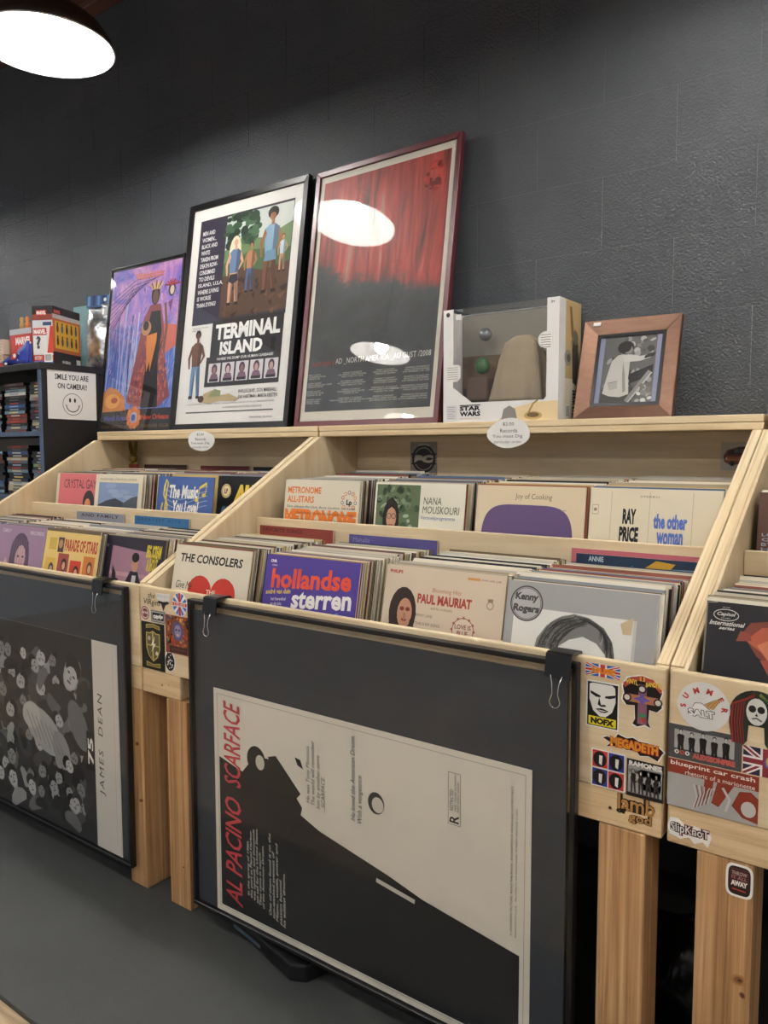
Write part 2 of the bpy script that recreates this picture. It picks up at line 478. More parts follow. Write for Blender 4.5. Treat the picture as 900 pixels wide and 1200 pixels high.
# ================================================================== poster boards hung on the bin fronts
def binder_clip(x, label, z=0.931):
    e = empty('binder_clip', (x, 0.0, z)); tag(e, label, 'binder clip')
    # body: a folded triangular spring over the lip
    pr = [(-0.037, -0.040), (-0.031, 0.004), (-0.022, 0.007), (0.012, 0.007), (0.021, 0.004), (0.024, -0.03), (0.022, -0.03), (0.018, 0.0012), (-0.027, 0.0012), (-0.0345, -0.040)]
    obj('clip_body', prism_mesh(pr, 'x', -0.026, 0.026), M['black_metal'], e)
    for s, y in ((1, -0.040), (-1, 0.027)):
        pts = [(-0.012, y, -0.034), (-0.007, y - s * .004, -0.05), (-0.0055, y - s * .006, -0.068)]
        for k in range(0, 9):
            t = math.pi + math.pi * k / 8
            pts.append((0.0105 * math.cos(t), y - s * .0065, -0.082 + 0.0125 * math.sin(t)))
        pts += [(0.0055, y - s * .006, -0.068), (0.007, y - s * .004, -0.05), (0.012, y, -0.034)]
        obj('wire_handle', tube_mesh(pts, 0.0011, 6), M['wire'], e)
    return e

def poster_board(x0, x1, z0, z1, label, gap_l, gap_r, gap_t):
    """black rimmed clear board with a dark backing sheet; front face at y = -0.022"""
    e = empty('poster_board', ((x0 + x1) / 2, 0, z0)); tag(e, label, 'poster board')
    w, h = (x1 - x0) / 2, z1 - z0
    t = 0.011; ya, yb = -0.024, -0.004
    obj('frame_bar', box_mesh(-w, w, ya, yb, h - t, h, .0015), M['black_frame'], e)
    obj('frame_bar', box_mesh(-w, w, ya, yb, 0, t, .0015), M['black_frame'], e)
    obj('frame_bar', box_mesh(-w, -w + t, ya, yb, t, h - t, .0015), M['black_frame'], e)
    obj('frame_bar', box_mesh(w - t, w, ya, yb, t, h - t, .0015), M['black_frame'], e)
    obj('backing_sheet', box_mesh(-w + t + gap_l, w - t - gap_r, -0.012, -0.009, t + .001, h - t - gap_t), M['backing'], e)
    obj('clear_pane', box_mesh(-w + t, w - t, -0.022, -0.0195, t, h - t), M['plexi'], e)
    return e
BZ0, BZ1 = 0.060, 0.921
bb = poster_board(-1.663, -0.553, BZ0, BZ1, 'black-rimmed dark board holding the sideways white and black film poster, two clips', 0.0, 0.011, 0.018)
ba = poster_board(-3.06, -1.945, BZ0 + .006, BZ1 + .002, 'black-rimmed dark board holding the grey crowd poster at the left edge', 0.0, 0.010, 0.016)
binder_clip(-1.562, 'black binder clip at the left end of the middle poster board')
binder_clip(-0.587, 'black binder clip at the right end of the middle board, next to the stickers')
binder_clip(-2.062, 'black binder clip on the left poster board, beside the musician cover with a yellow bolt')

# the sideways film poster (words kept, picture a plain stand-in)
W_, H_ = 0.929, 0.617
ps = obj('film_poster', box_mesh(0, W_, 0, 0.0006, 0, H_), M['cream'], None, (-1.575, -0.0135, 0.073))
tag(ps, 'sideways white and black film poster with red lettering inside the middle board', 'poster')
a = Art(W_, H_)
INK = '#1d1c1c'
a.frame(.014, .022, .986, .978, .0012, '#8d887c')
a.poly([(.02, .03), (.975, .03), (.975, .36), (.72, .42), (.62, .46), (.40, .53), (.33, .57), (.20, .64), (.10, .67), (.02, .70)], '#232324')
# plain seated silhouette
a.poly([(.10, .64), (.135, .70), (.17, .75), (.24, .76), (.34, .60), (.33, .54)], '#232324')
a.ell(.17, .735, .036, .06, '#232324')
a.ell(.185, .73, .017, .032, '#c9c4b6')
a.poly([(.215, .765), (.245, .78), (.335, .655), (.32, .63), (.27, .66)], '#232324')
a.poly([(.315, .80), (.335, .795), (.345, .76), (.325, .77)], '#232324')
a.ell(.585, .72, .025, .042, '#3a3836'); a.ell(.59, .715, .018, .03, '#cfcabc')
a.line([(.585, .425), (.70, .40)], .011, '#c9c5b9')
a.text('AL PACINO', .040, .055, .108, .535, '#c2454a', rot=90, shear=.25, space=.95, bold=.012)
a.text('SCARFACE', .040, .585, .108, .955, '#c2454a', rot=90, shear=.25, space=.95, bold=.012)
t1 = 'In the spring of 1980,\nthe port at Mariel Harbor\nwas opened, and thousands\nset sail for the United States.\nThey came in search\nof the American Dream.'
t2 = 'One of them found it on the\nsun-washed avenues of\nMiami... wealth, power and\npassion beyond\nhis wildest dreams.'
a.text(t1, .128, .10, .195, .44, '#d6d2c6', rot=90, shear=.2)
a.text(t2, .213, .06, .275, .44, '#d6d2c6', rot=90, shear=.2)
a.text('He was Tony Montana.\nThe world will remember\nhim by another name\n...SCARFACE.', .355, .615, .42, .89, '#3c3a37', rot=90, shear=.2)
a.text('He loved the American Dream.\nWith a vengeance.', .505, .62, .545, .955, '#3c3a37', rot=90, shear=.2)
a.frame(.792, .735, .825, .92, .001, '#3a3a3a')
a.rect(.793, .737, .824, .775, '#d9d3c4'); a.text('R', .796, .742, .821, .770, '#222222', rot=90, bold=.02)
a.text('RESTRICTED', .797, .785, .806, .86, '#222222', rot=90)
a.text('UNDER 17 REQUIRES ACCOMPANYING\nPARENT OR ADULT GUARDIAN', .809, .785, .821, .915, '#333333', rot=90)
a.text('A UNIVERSAL PICTURE  READ THE BOOK  SOUNDTRACK AVAILABLE ON RECORDS', .952, .42, .957, .93, '#55524c', rot=90)
a.text('PRINTED IN U.S.A.   PROPERTY OF NATIONAL SCREEN SERVICE CORP.', .964, .42, .968, .86, '#55524c', rot=90)
a.build(ps)

# the grey crowd poster
W2, H2 = 0.93, 0.66
pa = obj('crowd_poster', box_mesh(0, W2, 0, 0.0006, 0, H2), M['cream'], None, (-2.00 - W2, -0.0135, 0.080))
tag(pa, 'sideways black and white crowd poster with a pale lettered strip, inside the left board', 'poster')
a = Art(W2, H2)
a.rect(0, 0, .862, 1, '#2c2d2f')
rr = random.Random(5)
def head(a, x, y, s, ang, tone):
    ca, sa = math.cos(ang), math.sin(ang); k = a.w / a.h
    def tr(px, py): return (x + (px * ca - py * sa) * s, y + (px * sa + py * ca) * s * k)
    def E(px, py, rx, ry, col, n=12):
        a.poly([tr(px + rx * math.cos(2 * math.pi * i / n), py + ry * math.sin(2 * math.pi * i / n)) for i in range(n)], col)
    g = lambda v: '#%02x%02x%02x' % ((int(clamp(v, 0, 255)),) * 3)
    a.poly([tr(*p) for p in [(-.8, -1.7), (-1.0, -1.35), (-.75, -1.0), (-.25, -.78), (-.2, -.5), (.2, -.5), (.25, -.78), (.75, -1.0), (1.0, -1.35), (.8, -1.7)]], g(rr.choice([28, 36, 50, 70, 105, 150])))
    E(0, 0, .52, .74, g(tone)); E(0, .36, .55, .46, g(rr.choice([20, 30, 50]))); E(.03, -.12, .43, .5, g(tone + 12))
    E(-.18, .02, .1, .05, g(40), 8); E(.2, .02, .1, .05, g(40), 8); E(0, -.36, .17, .05, g(70), 8)
    E(.03, -.16, .07, .13, g(tone - 30), 8)
for k in range(30):
    a.ell(rr.uniform(.08, .78), rr.uniform(.1, .9), rr.uniform(.02, .07), rr.uniform(.03, .09), rr.choice(['#3c3d40', '#4b4c4e', '#5d5e60', '#242527']), 9, a=rr.uniform(0, 3))
spots = [(i, j) for i in range(9) for j in range(6)]; rr.shuffle(spots)
for i, j in spots:
    x = .06 + .095 * i + rr.uniform(-.03, .03); y = .07 + .165 * j + rr.uniform(-.05, .05)
    head(a, clamp(x, .10, .765), clamp(y, .15, .85), rr.uniform(.040, .062), rr.choice([-1.2, -.9, -.5, .2, .5, 1.2]) + rr.uniform(-.3, .3), rr.uniform(110, 175))
a.layer += 2
head(a, .735, .80, .085, -.5, 165)
for (x, y, rx, ry, an, c) in ((.55, .47, .13, .10, -.4, '#a3a4a2'), (.66, .40, .05, .10, .5, '#8d8e8d'), (.47, .53, .06, .07, .2, '#b4b4b0'), (.77, .56, .05, .13, .5, '#6a6b6d')): a.ell(x, y, rx, ry, c, 18, a=an)
for k in range(7): a.line([(.44 + .03 * k, .55 - .01 * k), (.50 + .03 * k, .42 - .01 * k)], .005, '#7d7e7d')
head(a, .60, .20, .05, .4, 150); head(a, .74, .16, .055, -.3, 160); head(a, .50, .80, .05, .9, 150); head(a, .70, .34, .045, 1.0, 165)
a.rect(.815, .36, .86, .55, '#1a1a1a')
a.text('75', .822, .39, .853, .52, '#e0ded8', rot=90, bold=.03)
a.rect(.862, 0, 1, 1, '#cfcac0')
a.line([(.975, .05), (.975, .95)], .0015, '#a9a498')
a.text('JAMES  DEAN', .885, .26, .918, .75, '#3b3934', rot=90, shear=.1, space=1.25)
a.build(pa)

# ================================================================== framed pictures leaning on the wall
LEAN = math.atan2(0.146, 0.993)
def framed(name, label, cat, x0, x1, height, yb, lean, bar, depth, fmat, paper, pane='glass', inset=0.004, rz=0.0):
    """Empty on the shelf at the frame's front foot; local x right, z up along the frame, front = -y"""
    e = empty(name, ((x0 + x1) / 2, yb, 1.4125 + depth * math.sin(lean) * 0), (-lean, 0, rz)); tag(e, label, cat)
    w = (x1 - x0) / 2; h = height
    def bar_mesh(p):
        bm = bmesh.new()
        # p: outer a, outer b, inner b, inner a  (x, z)
        f = [bm.verts.new((q[0], (0.0 if i < 2 else inset * .4), q[1])) for i, q in enumerate(p)]
        k = [bm.verts.new((q[0], depth, q[1])) for q in p]
        bm.faces.new(f); bm.faces.new(k[::-1])
        for i in range(4): bm.faces.new((f[i], f[(i + 1) % 4], k[(i + 1) % 4], k[i]))
        bmesh.ops.bevel(bm, geom=bm.edges[:], offset=.0012, segments=1, affect='EDGES')
        return bm_mesh(bm)
    o = [(-w, 0), (w, 0), (w, h), (-w, h)]; i_ = [(-w + bar, bar), (w - bar, bar), (w - bar, h - bar), (-w + bar, h - bar)]
    for k in range(4):
        obj('frame_bar', bar_mesh([o[k], o[(k + 1) % 4], i_[(k + 1) % 4], i_[k]]), fmat, e)
    obj('back_board', box_mesh(-w + bar * .6, w - bar * .6, depth * .7, depth * .9, bar * .6, h - bar * .6), M['shelf_black'], e)
    pp = obj('poster', box_mesh(-w + bar, w - bar, inset + .006, inset + .0066, bar, h - bar), paper, e)
    if pane: obj('glazing', box_mesh(-w + bar, w - bar, inset, inset + .0018, bar, h - bar), M[pane], e)
    return e, pp, (2 * (w - bar), h - 2 * bar, (-w + bar, inset + .006, bar))

# ---- black framed film poster
e, pp, (pw, ph, org) = framed('framed_film_poster', 'black framed film poster with a white border, second frame from the left on the shelf', 'framed poster',
        -2.815, -2.105, 1.010, 0.845, LEAN, 0.026, 0.024, M['black_frame'], M['paper'], pane='glass')
a = Art(pw, ph)
DK = '#2e2a2e'
a.rect(.075, .455, .93, .945, '#3c3540')
a.rect(.085, .46, .335, .935, '#343043')
a.rect(.335, .50, .925, .935, '#cfd6cf')                       # sky
a.poly([(.335, .78), (.50, .83), (.70, .80), (.925, .85), (.925, .68), (.335, .68)], '#6d8a5c')
a.poly([(.335, .72), (.6, .76), (.925, .74), (.925, .60), (.335, .60)], '#4d6a44')
a.poly([(.335, .66), (.5, .69), (.70, .66), (.925, .68), (.925, .475), (.335, .475)], '#5b4233')
rr = random.Random(3)
for k in range(46):
    a.ell(rr.uniform(.34, .62), rr.uniform(.80, .93), rr.uniform(.02, .05), rr.uniform(.01, .025), rr.choice(['#27452f', '#35573a', '#46694a', '#1c3324']), 9)
for k in range(28):
    x = rr.uniform(.34, .88); y = rr.uniform(.48, .64)
    a.poly([(x, y), (x + rr.uniform(.02, .08), y + .012), (x + .03, y - .02)], rr.choice(['#3d2a20', '#76543c', '#6a4a38']))
def figure(a, x, y, h, skin, top, low, hair, lean_=0.0, arms=True):
    k = a.h / a.w; s = h * k
    P_ = lambda px, py: (x + (px + lean_ * py) * s, y + py * h)
    a.poly([P_(*p) for p in [(-.09, .48), (-.10, .25), (-.09, .02), (-.02, .02), (-.01, .27), (0, .44), (.03, .27), (.06, .02), (.13, .02), (.11, .26), (.09, .48)]], low)
    a.poly([P_(*p) for p in [(-.09, .47), (-.12, .78), (-.05, .83), (.05, .83), (.12, .78), (.09, .47)]], top)
    if arms:
        a.poly([P_(*p) for p in [(-.12, .79), (-.19, .6), (-.16, .44), (-.13, .44), (-.14, .6), (-.08, .72)]], skin)
        a.poly([P_(*p) for p in [(.12, .79), (.19, .62), (.10, .50), (.09, .53), (.14, .62), (.08, .72)]], skin)
    a.poly([P_(*p) for p in [(-.02, .82), (-.02, .88), (.03, .88), (.03, .82)]], skin)
    dk = lambda c: '#' + ''.join('%02x' % int(int(c[i:i + 2], 16) * .72) for i in (1, 3, 5))
    a.poly([P_(*p) for p in [(.03, .47), (.035, .80), (.05, .83), (.12, .78), (.09, .47)]], dk(top))
    a.poly([P_(*p) for p in [(.03, .27), (.045, .45), (.09, .48), (.11, .26), (.13, .02), (.09, .02)]], dk(low)); a.poly([P_(*p) for p in [(-.045, .02), (-.045, .27), (-.01, .44), (-.01, .27), (-.02, .02)]], dk(low))
    a.poly([P_(*p) for p in [(-.10, .03), (-.11, -.015), (-.02, -.015), (-.02, .03)]], '#2c211c'); a.poly([P_(*p) for p in [(.06, .03), (.06, -.015), (.15, -.015), (.13, .03)]], '#2c211c')
    hx, hy = P_(0, .94)
    a.ell(hx, hy + h * .012, .062 * s, .066 * h, hair, 12); a.ell(hx, hy - h * .012, .042 * s, .05 * h, skin, 12)
a.ell(.435, .765, .055, .075, '#e5dcc0', 16)
figure(a, .44, .53, .30, '#d9a988', '#6d86b0', '#cfa184', '#e5dcc0')
a.poly([(.405, .665), (.475, .665), (.485, .635), (.44, .62), (.395, .635)], '#2c2a3a')
figure(a, .585, .575, .22, '#b07a55', '#b9825c', '#4d6a96', '#3a2a22')
figure(a, .755, .56, .355, '#9a6748', '#86a9c4', '#7c4f38', '#2a211f')
a.ell(.755, .905, .047, .027, '#2a211f', 16); a.ell(.755, .888, .026, .018, '#9a6748', 14)
a.poly([(.715, .74), (.80, .74), (.81, .695), (.705, .695)], '#6f93b0')
figure(a, .86, .64, .16, '#c2946f', '#b8cfd8', '#c2946f', '#6a4a34')
for k, l in enumerate(['MEN AND', 'WOMEN...', 'BLACK AND', 'WHITE', 'TAKEN FROM', 'DEATH ROW-', 'CONDEMNED', 'TO DEVILS', 'ISLAND, U.S.A.', 'WHERE LIVING', 'IS WORSE', 'THAN DYING!']):
    y = .872 - k * .0305
    a.text(l, .105, y, .105 + .017 * len(l), y + .020, '#f1efec', bold=.02)
a.rect(.285, .285, .925, .465, DK); a.rect(.255, .165, .925, .30, DK)
a.text('TERMINAL', .32, .375, .90, .445, '#f4f3f0', bold=.045)
a.text('ISLAND', .375, .305, .76, .365, '#f4f3f0', bold=.045)
a.circ(.85, .345, .025, '#141214', 14); a.poly([(.838, .34), (.862, .34), (.872, .305), (.828, .305)], '#141214')
a.text('WHERE WE DUMP OUR HUMAN GARBAGE!', .355, .282, .86, .294, '#f1efec', bold=.01)
for k in range(5):
    x0 = .285 + .128 * k
    a.rect(x0, .185, x0 + .112, .270, '#d8d3d6')
    a.poly([(x0 + .015, .198), (x0 + .03, .222), (x0 + .085, .222), (x0 + .10, .198)], '#7d5b70')
    a.ell(x0 + .056, .243, .027, .024, '#4a3040', 12); a.ell(x0 + .056, .238, .016, .017, ['#9c6f6c', '#d8b6b0', '#8e6560', '#c39a94', '#c9a39c'][k], 12)
    a.rect(x0 + .015, .188, x0 + .098, .200, '#2a242a')
a.text('"Welcome to Terminal\nIsland, Baby!"', .085, .425, .245, .445, '#4a4648')
figure(a, .155, .12, .305, '#6d4430', '#714732', '#6d8fb4', '#1d1817')
a.poly([(.22, .10), (.26, .135), (.34, .15), (.42, .125), (.50, .13), (.60, .105), (.56, .095), (.42, .10), (.30, .09)], '#b9a57c')
a.poly([(.30, .12), (.36, .155), (.42, .145), (.42, .12)], '#8f9a6a'); a.ell(.235, .112, .03, .016, '#4e3524', 12)
a.text('PHYLLIS DAVIS . DON MARSHALL\nENA HARTMAN . MARTA KRISTEN', .585, .105, .925, .145, '#3c3a3c', bold=.01)
a.text('Written by JIM BARNETT and CHARLES S. SWARTZ  Produced by CHARLES S. SWARTZ  Directed by STEPHANIE ROTHMAN', .10, .084, .90, .092, '#55525a')
a.text('A DIMENSION PICTURES RELEASE', .45, .066, .80, .074, '#55525a')
a.line([(.10, .052), (.90, .052)], .006, '#2a282a')
a.text('TERMINAL ISLAND', .70, .018, .90, .026, '#77747a')
a.build(pp, org)

# ---- red framed concert poster
e, pp, (pw, ph, org) = framed('framed_concert_poster', 'tall red-brown framed dark concert poster with red painted streaks, reflecting the lamps', 'framed poster',
        -2.080, -1.405, 1.005, 0.845, LEAN, 0.021, 0.024, M['red_frame'], M['cream'], rz=math.radians(-2))
def concert_mat():
    m, nt, b = new_mat('concert_print')
    v = mapping(nt, (1, 1, 1), 'Object')
    sep = nt.nodes.new('ShaderNodeSeparateXYZ'); nt.links.new(v, sep.inputs[0])
    st = nt.nodes.new('ShaderNodeMapping'); st.inputs['Scale'].default_value = (26, 1, 2.4); nt.links.new(v, st.inputs['Vector'])
    s1 = noise_node(nt, 1.0, 4, 0.6, st.outputs[0], 0.7)
    n1 = noise_node(nt, 4.2, 5, 0.65, v, 0.5)
    red = ramp(nt, s1.outputs['Fac'], [(0.30, '#4a2422'), (0.46, '#93372e'), (0.60, '#b8463a'), (0.74, '#a58070')])
    dk = ramp(nt, n1.outputs['Fac'], [(0.3, '#343839'), (0.55, '#444849'), (0.75, '#5a5e57')])
    # height 0..0.96, red above about 0.62 with a ragged edge that dips to the right
    ad = nt.nodes.new('ShaderNodeMath'); ad.operation = 'MULTIPLY_ADD'
    nt.links.new(n1.outputs['Fac'], ad.inputs[0]); ad.inputs[1].default_value = 0.45; nt.links.new(sep.outputs['Z'], ad.inputs[2])
    ad2 = nt.nodes.new('ShaderNodeMath'); ad2.operation = 'MULTIPLY_ADD'
    nt.links.new(sep.outputs['X'], ad2.inputs[0]); ad2.inputs[1].default_value = 0.30; nt.links.new(ad.outputs[0], ad2.inputs[2])
    mr = nt.nodes.new('ShaderNodeMapRange'); mr.interpolation_type = 'SMOOTHSTEP'
    mr.inputs['From Min'].default_value = 0.80; mr.inputs['From Max'].default_value = 0.90
    nt.links.new(ad2.outputs[0], mr.inputs['Value'])
    mx = nt.nodes.new('ShaderNodeMix'); mx.data_type = 'RGBA'
    nt.links.new(mr.outputs[0], mx.inputs[0]); nt.links.new(dk.outputs[0], mx.inputs[6]); nt.links.new(red.outputs[0], mx.inputs[7])
    nt.links.new(mx.outputs[2], b.inputs['Base Color'])
    b.inputs['Roughness'].default_value = 0.5
    wv = noise_node(nt, 1.0, 3, 0.5, st.outputs[0], 0.4)
    bump(nt, b, wv.outputs['Fac'], 0.25, 0.006)
    return m
obj('printed_field', box_mesh(0.022, pw - 0.022, -.0008, 0, 0.038, ph - 0.026), concert_mat(), pp, org)
a = Art(pw, ph); a.layer = 5
rr = random.Random(9)
for k in range(40):
    t = rr.uniform(0, 6.28); r = rr.uniform(.2, 1) ** .5
    a.ell(.865 + .06 * r * math.cos(t), .885 + .055 * r * math.sin(t), rr.uniform(.008, .022), rr.uniform(.006, .02), rr.choice(['#b23a30', '#93302a', '#c2483a', '#6e2520']), 7, a=t)
a.text('_RAD IOH E', .05, .218, .245, .238, '#b5402f', space=1.1)
a.text('AD _NORTH AMER ICA _AU GUST /2008', .255, .220, .945, .245, '#dcdad2', space=1.05)
rows = [['FRIDAY 1 AUGUST\nLOLLAPALOOZA FESTIVAL\nCHICAGO, IL USA', 'FRIDAY 8 AUGUST\nALL POINTS WEST FESTIVAL\nNEW YORK, NY, USA', 'FRIDAY 15 AUGUST\nMOLSON AMPHITHEATRE\nTORONTO, CANADA', 'SUNDAY 24 AUGUST\nHOLLYWOOD BOWL\nLOS ANGELES, CA, USA'],
        ['SUNDAY 3 AUGUST\nVERIZON WIRELESS MUSIC CENTER\nINDIANAPOLIS, IN USA', 'SATURDAY 9 AUGUST\nALL POINTS WEST FESTIVAL\nNEW YORK, NY, USA', 'TUESDAY 19 AUGUST\nTHUNDERBIRD STADIUM\nVANCOUVER, CANADA', 'MONDAY 25 AUGUST\nHOLLYWOOD BOWL\nLOS ANGELES, CA, USA'],
        ['MONDAY 4 AUGUST\nBLOSSOM MUSIC CENTER\nCLEVELAND, OH, USA', 'TUESDAY 12 AUGUST\nSUSQUEHANNA BANK CENTER\nCAMDEN, NJ, USA', 'WEDNESDAY 20 AUGUST\nWHITE RIVER AMPHITHEATRE\nAUBURN, WA, USA', 'WEDNESDAY 27 AUGUST\nCRICKET WIRELESS AMPHITHEATRE\nCHULA VISTA, CA, USA'],
        ['WEDNESDAY 6 AUGUST\nPARC JEAN DRAPEAU\nMONTREAL, CANADA', 'WEDNESDAY 13 AUGUST\nMANN CENTER FOR THE PERFORMING ARTS\nPHILADELPHIA, PA, USA', 'FRIDAY 22 AUGUST\nOUTSIDE LANDS FESTIVAL\nSAN FRANCISCO, CA, USA', 'THURSDAY 28 AUGUST\nSANTA BARBARA BOWL\nSANTA BARBARA, CA, USA']]
for i, rw in enumerate(rows):
    for j, s in enumerate(rw):
        y = .168 - i * .033; wd = .009 * max(len(q) for q in s.split('\n'))
        al = ['LEFT', 'CENTER', 'CENTER', 'RIGHT'][j]; xc = [.045, .395, .64, .945][j]
        x0 = xc if j == 0 else (xc - wd if j == 3 else xc - wd / 2)
        a.text(s, x0, y, x0 + wd * .75 if j == 0 else x0 + wd, y + .021, '#cfccc2', align=al)
a.build(pp, (org[0], org[1] - .0006, org[2]))

# ---- thin framed painted poster at the far left
e, pp, (pw, ph, org) = framed('framed_painted_poster', 'thin black framed blue and purple poster of a robed figure, leftmost on the shelf', 'framed poster',
        -3.385, -2.835, 0.805, 0.865, LEAN * .9, 0.007, 0.014, M['black_frame'], plain('dark_print', '#1c1a20', .5), inset=.001)
def painted_mat():
    m, nt, b = new_mat('painted_print')
    v = mapping(nt, (1, 1, 1), 'Object')
    sep = nt.nodes.new('ShaderNodeSeparateXYZ'); nt.links.new(v, sep.inputs[0])
    n1 = noise_node(nt, 7, 6, 0.65, v, 1.2)
    st = nt.nodes.new('ShaderNodeMapping'); st.inputs['Scale'].default_value = (22, 1, 5); nt.links.new(v, st.inputs['Vector'])
    n2 = noise_node(nt, 1, 5, .7, st.outputs[0], 1.0)
    up = ramp(nt, n1.outputs['Fac'], [(.3, '#4f55b8'), (.43, '#8a6cc0'), (.55, '#b583bd'), (.68, '#cf9fc4')])
    lo = ramp(nt, n2.outputs['Fac'], [(.3, '#2c3f86'), (.43, '#4265bd'), (.57, '#8097d2'), (.7, '#c6c8e2')])
    ad = nt.nodes.new('ShaderNodeMath'); ad.operation = 'MULTIPLY_ADD'
    nt.links.new(n1.outputs['Fac'], ad.inputs[0]); ad.inputs[1].default_value = .3; nt.links.new(sep.outputs['Z'], ad.inputs[2])
    mr = nt.nodes.new('ShaderNodeMapRange'); mr.inputs['From Min'].default_value = .55; mr.inputs['From Max'].default_value = .70
    nt.links.new(ad.outputs[0], mr.inputs['Value'])
    mx = nt.nodes.new('ShaderNodeMix'); mx.data_type = 'RGBA'
    nt.links.new(mr.outputs[0], mx.inputs[0]); nt.links.new(lo.outputs[0], mx.inputs[6]); nt.links.new(up.outputs[0], mx.inputs[7])
    nt.links.new(mx.outputs[2], b.inputs['Base Color']); b.inputs['Roughness'].default_value = .45
    return m
obj('printed_field', box_mesh(.012, pw - .012, -.0008, 0, .10, ph - .012), painted_mat(), pp, org)
a = Art(pw, ph); a.layer = 5
rr = random.Random(14)
for k in range(9):
    x = .05 + .05 * k + rr.uniform(-.015, .015); wd = rr.uniform(.008, .022)
    a.line([(x, .20 + rr.uniform(0, .05)), (x + rr.uniform(-.02, .02), .45), (x + rr.uniform(-.03, .03), .60 + rr.uniform(0, .2))], wd, rr.choice(['#a9b2dc', '#5a5f9a', '#3a3c74', '#c9c4e0', '#7a84c0'])); a.layer -= 1
for k in range(70):
    x, y = rr.uniform(.04, .96), rr.uniform(.28, .93)
    a.line([(x, y), (x + rr.uniform(-.04, .04), y + rr.uniform(.01, .04))], rr.uniform(.006, .016), rr.choice(['#5a66bc', '#b88cc8', '#8f9ad8', '#d8a8c4', '#4650a4', '#c47a9a'])); a.layer -= 1
a.layer += 1
a.poly([(.80, .62), (.98, .60), (.98, .48), (.84, .44)], '#c4685a')
a.poly([(.02, .115), (.02, .24), (.10, .27), (.22, .25), (.33, .20), (.36, .12)], '#c9803f')
a.ell(.16, .18, .11, .045, '#e0a04a', 14); a.ell(.19, .185, .05, .018, '#a8432c', 12)
a.poly([(.36, .17), (.44, .40), (.52, .66), (.60, .74), (.74, .74), (.80, .62), (.86, .40), (.95, .19), (.80, .13), (.50, .14)], '#8f4a4a')
rr = random.Random(2)
for k in range(150):
    y = rr.uniform(.16, .52); hw = .10 + (.55 - y) * .5; x = .66 + rr.uniform(-hw, hw)
    a.poly([(x, y), (x + .012, y + .035), (x + .026, y)], rr.choice(['#a85a4e', '#c4604c', '#7a4a78', '#4f4470', '#b8705a', '#d06a4a']))
    a.layer -= 1
a.layer += 1
a.poly([(.57, .13), (.60, .40), (.58, .60), (.62, .70), (.74, .70), (.78, .58), (.76, .40), (.80, .13)], '#191618')
a.poly([(.58, .56), (.61, .34), (.645, .40), (.66, .34), (.685, .42), (.72, .52), (.72, .57)], '#d2813a')
a.line([(.69, .32), (.80, .52)], .012, '#3a2620')
a.ell(.565, .605, .07, .045, '#b98860', 12); a.ell(.56, .62, .04, .03, '#3a2a28', 10)
a.ell(.66, .80, .058, .062, '#2a1d1c', 14); a.ell(.66, .785, .038, .042, '#6d4a3c', 12)
for k in range(9):
    t = -.9 + k * .225
    a.line([(.66 + .04 * t, .83), (.66 + .10 * t, .885 - .02 * abs(t))], .014, ['#c8a850', '#8a3a3a', '#d0c090'][k % 3])
a.ell(.875, .815, .045, .042, '#2a2020', 12); a.ell(.878, .81, .028, .028, '#d8c8a8', 10)
for k in range(7):
    t = -1 + k / 3.
    a.line([(.875, .84), (.875 + .10 * t, .875 - .03 * t * t)], .016, ['#8a2f34', '#b0404a'][k % 2])
a.line([(.80, .74), (.845, .60), (.83, .47)], .03, '#7a5038')
a.poly([(.84, .74), (.90, .76), (.88, .68)], '#7a3a78')
for k in range(9):
    y0 = .62 + .03 * k
    a.line([(.03, y0 - .05), (.14 + .03 * k, y0 + .05), (.34 + .05 * k, .86 + .006 * k)], .006, '#4a3a6a'); a.layer -= 1
a.layer += 1
a.text('Witchdoctor', .36, .905, .76, .950, '#d27a4e', bold=.03)
a.text('Mardi Gras', .06, .060, .375, .092, '#5a5ab0', bold=.03)
a.text('New Orleans', .60, .060, .97, .092, '#c2452e', bold=.03)
for k in range(10):
    t = k * math.pi / 5
    a.ell(.49 + .075 * math.cos(t), .075 + .05 * math.sin(t), .03, .02, ['#d2813a', '#c2602e'][k % 2], 9)
a.circ(.49, .075, .075, '#c9702f', 16); a.circ(.49, .075, .05, '#8fa2c8', 16); a.circ(.49, .075, .03, '#3c4f9a', 14)
a.text('ZULU SOCIAL AID AND PLEASURE CLUB', .03, .015, .97, .033, '#8a6a3a', space=1.2)
a.build(pp, (org[0], org[1] - .0006, org[2]))

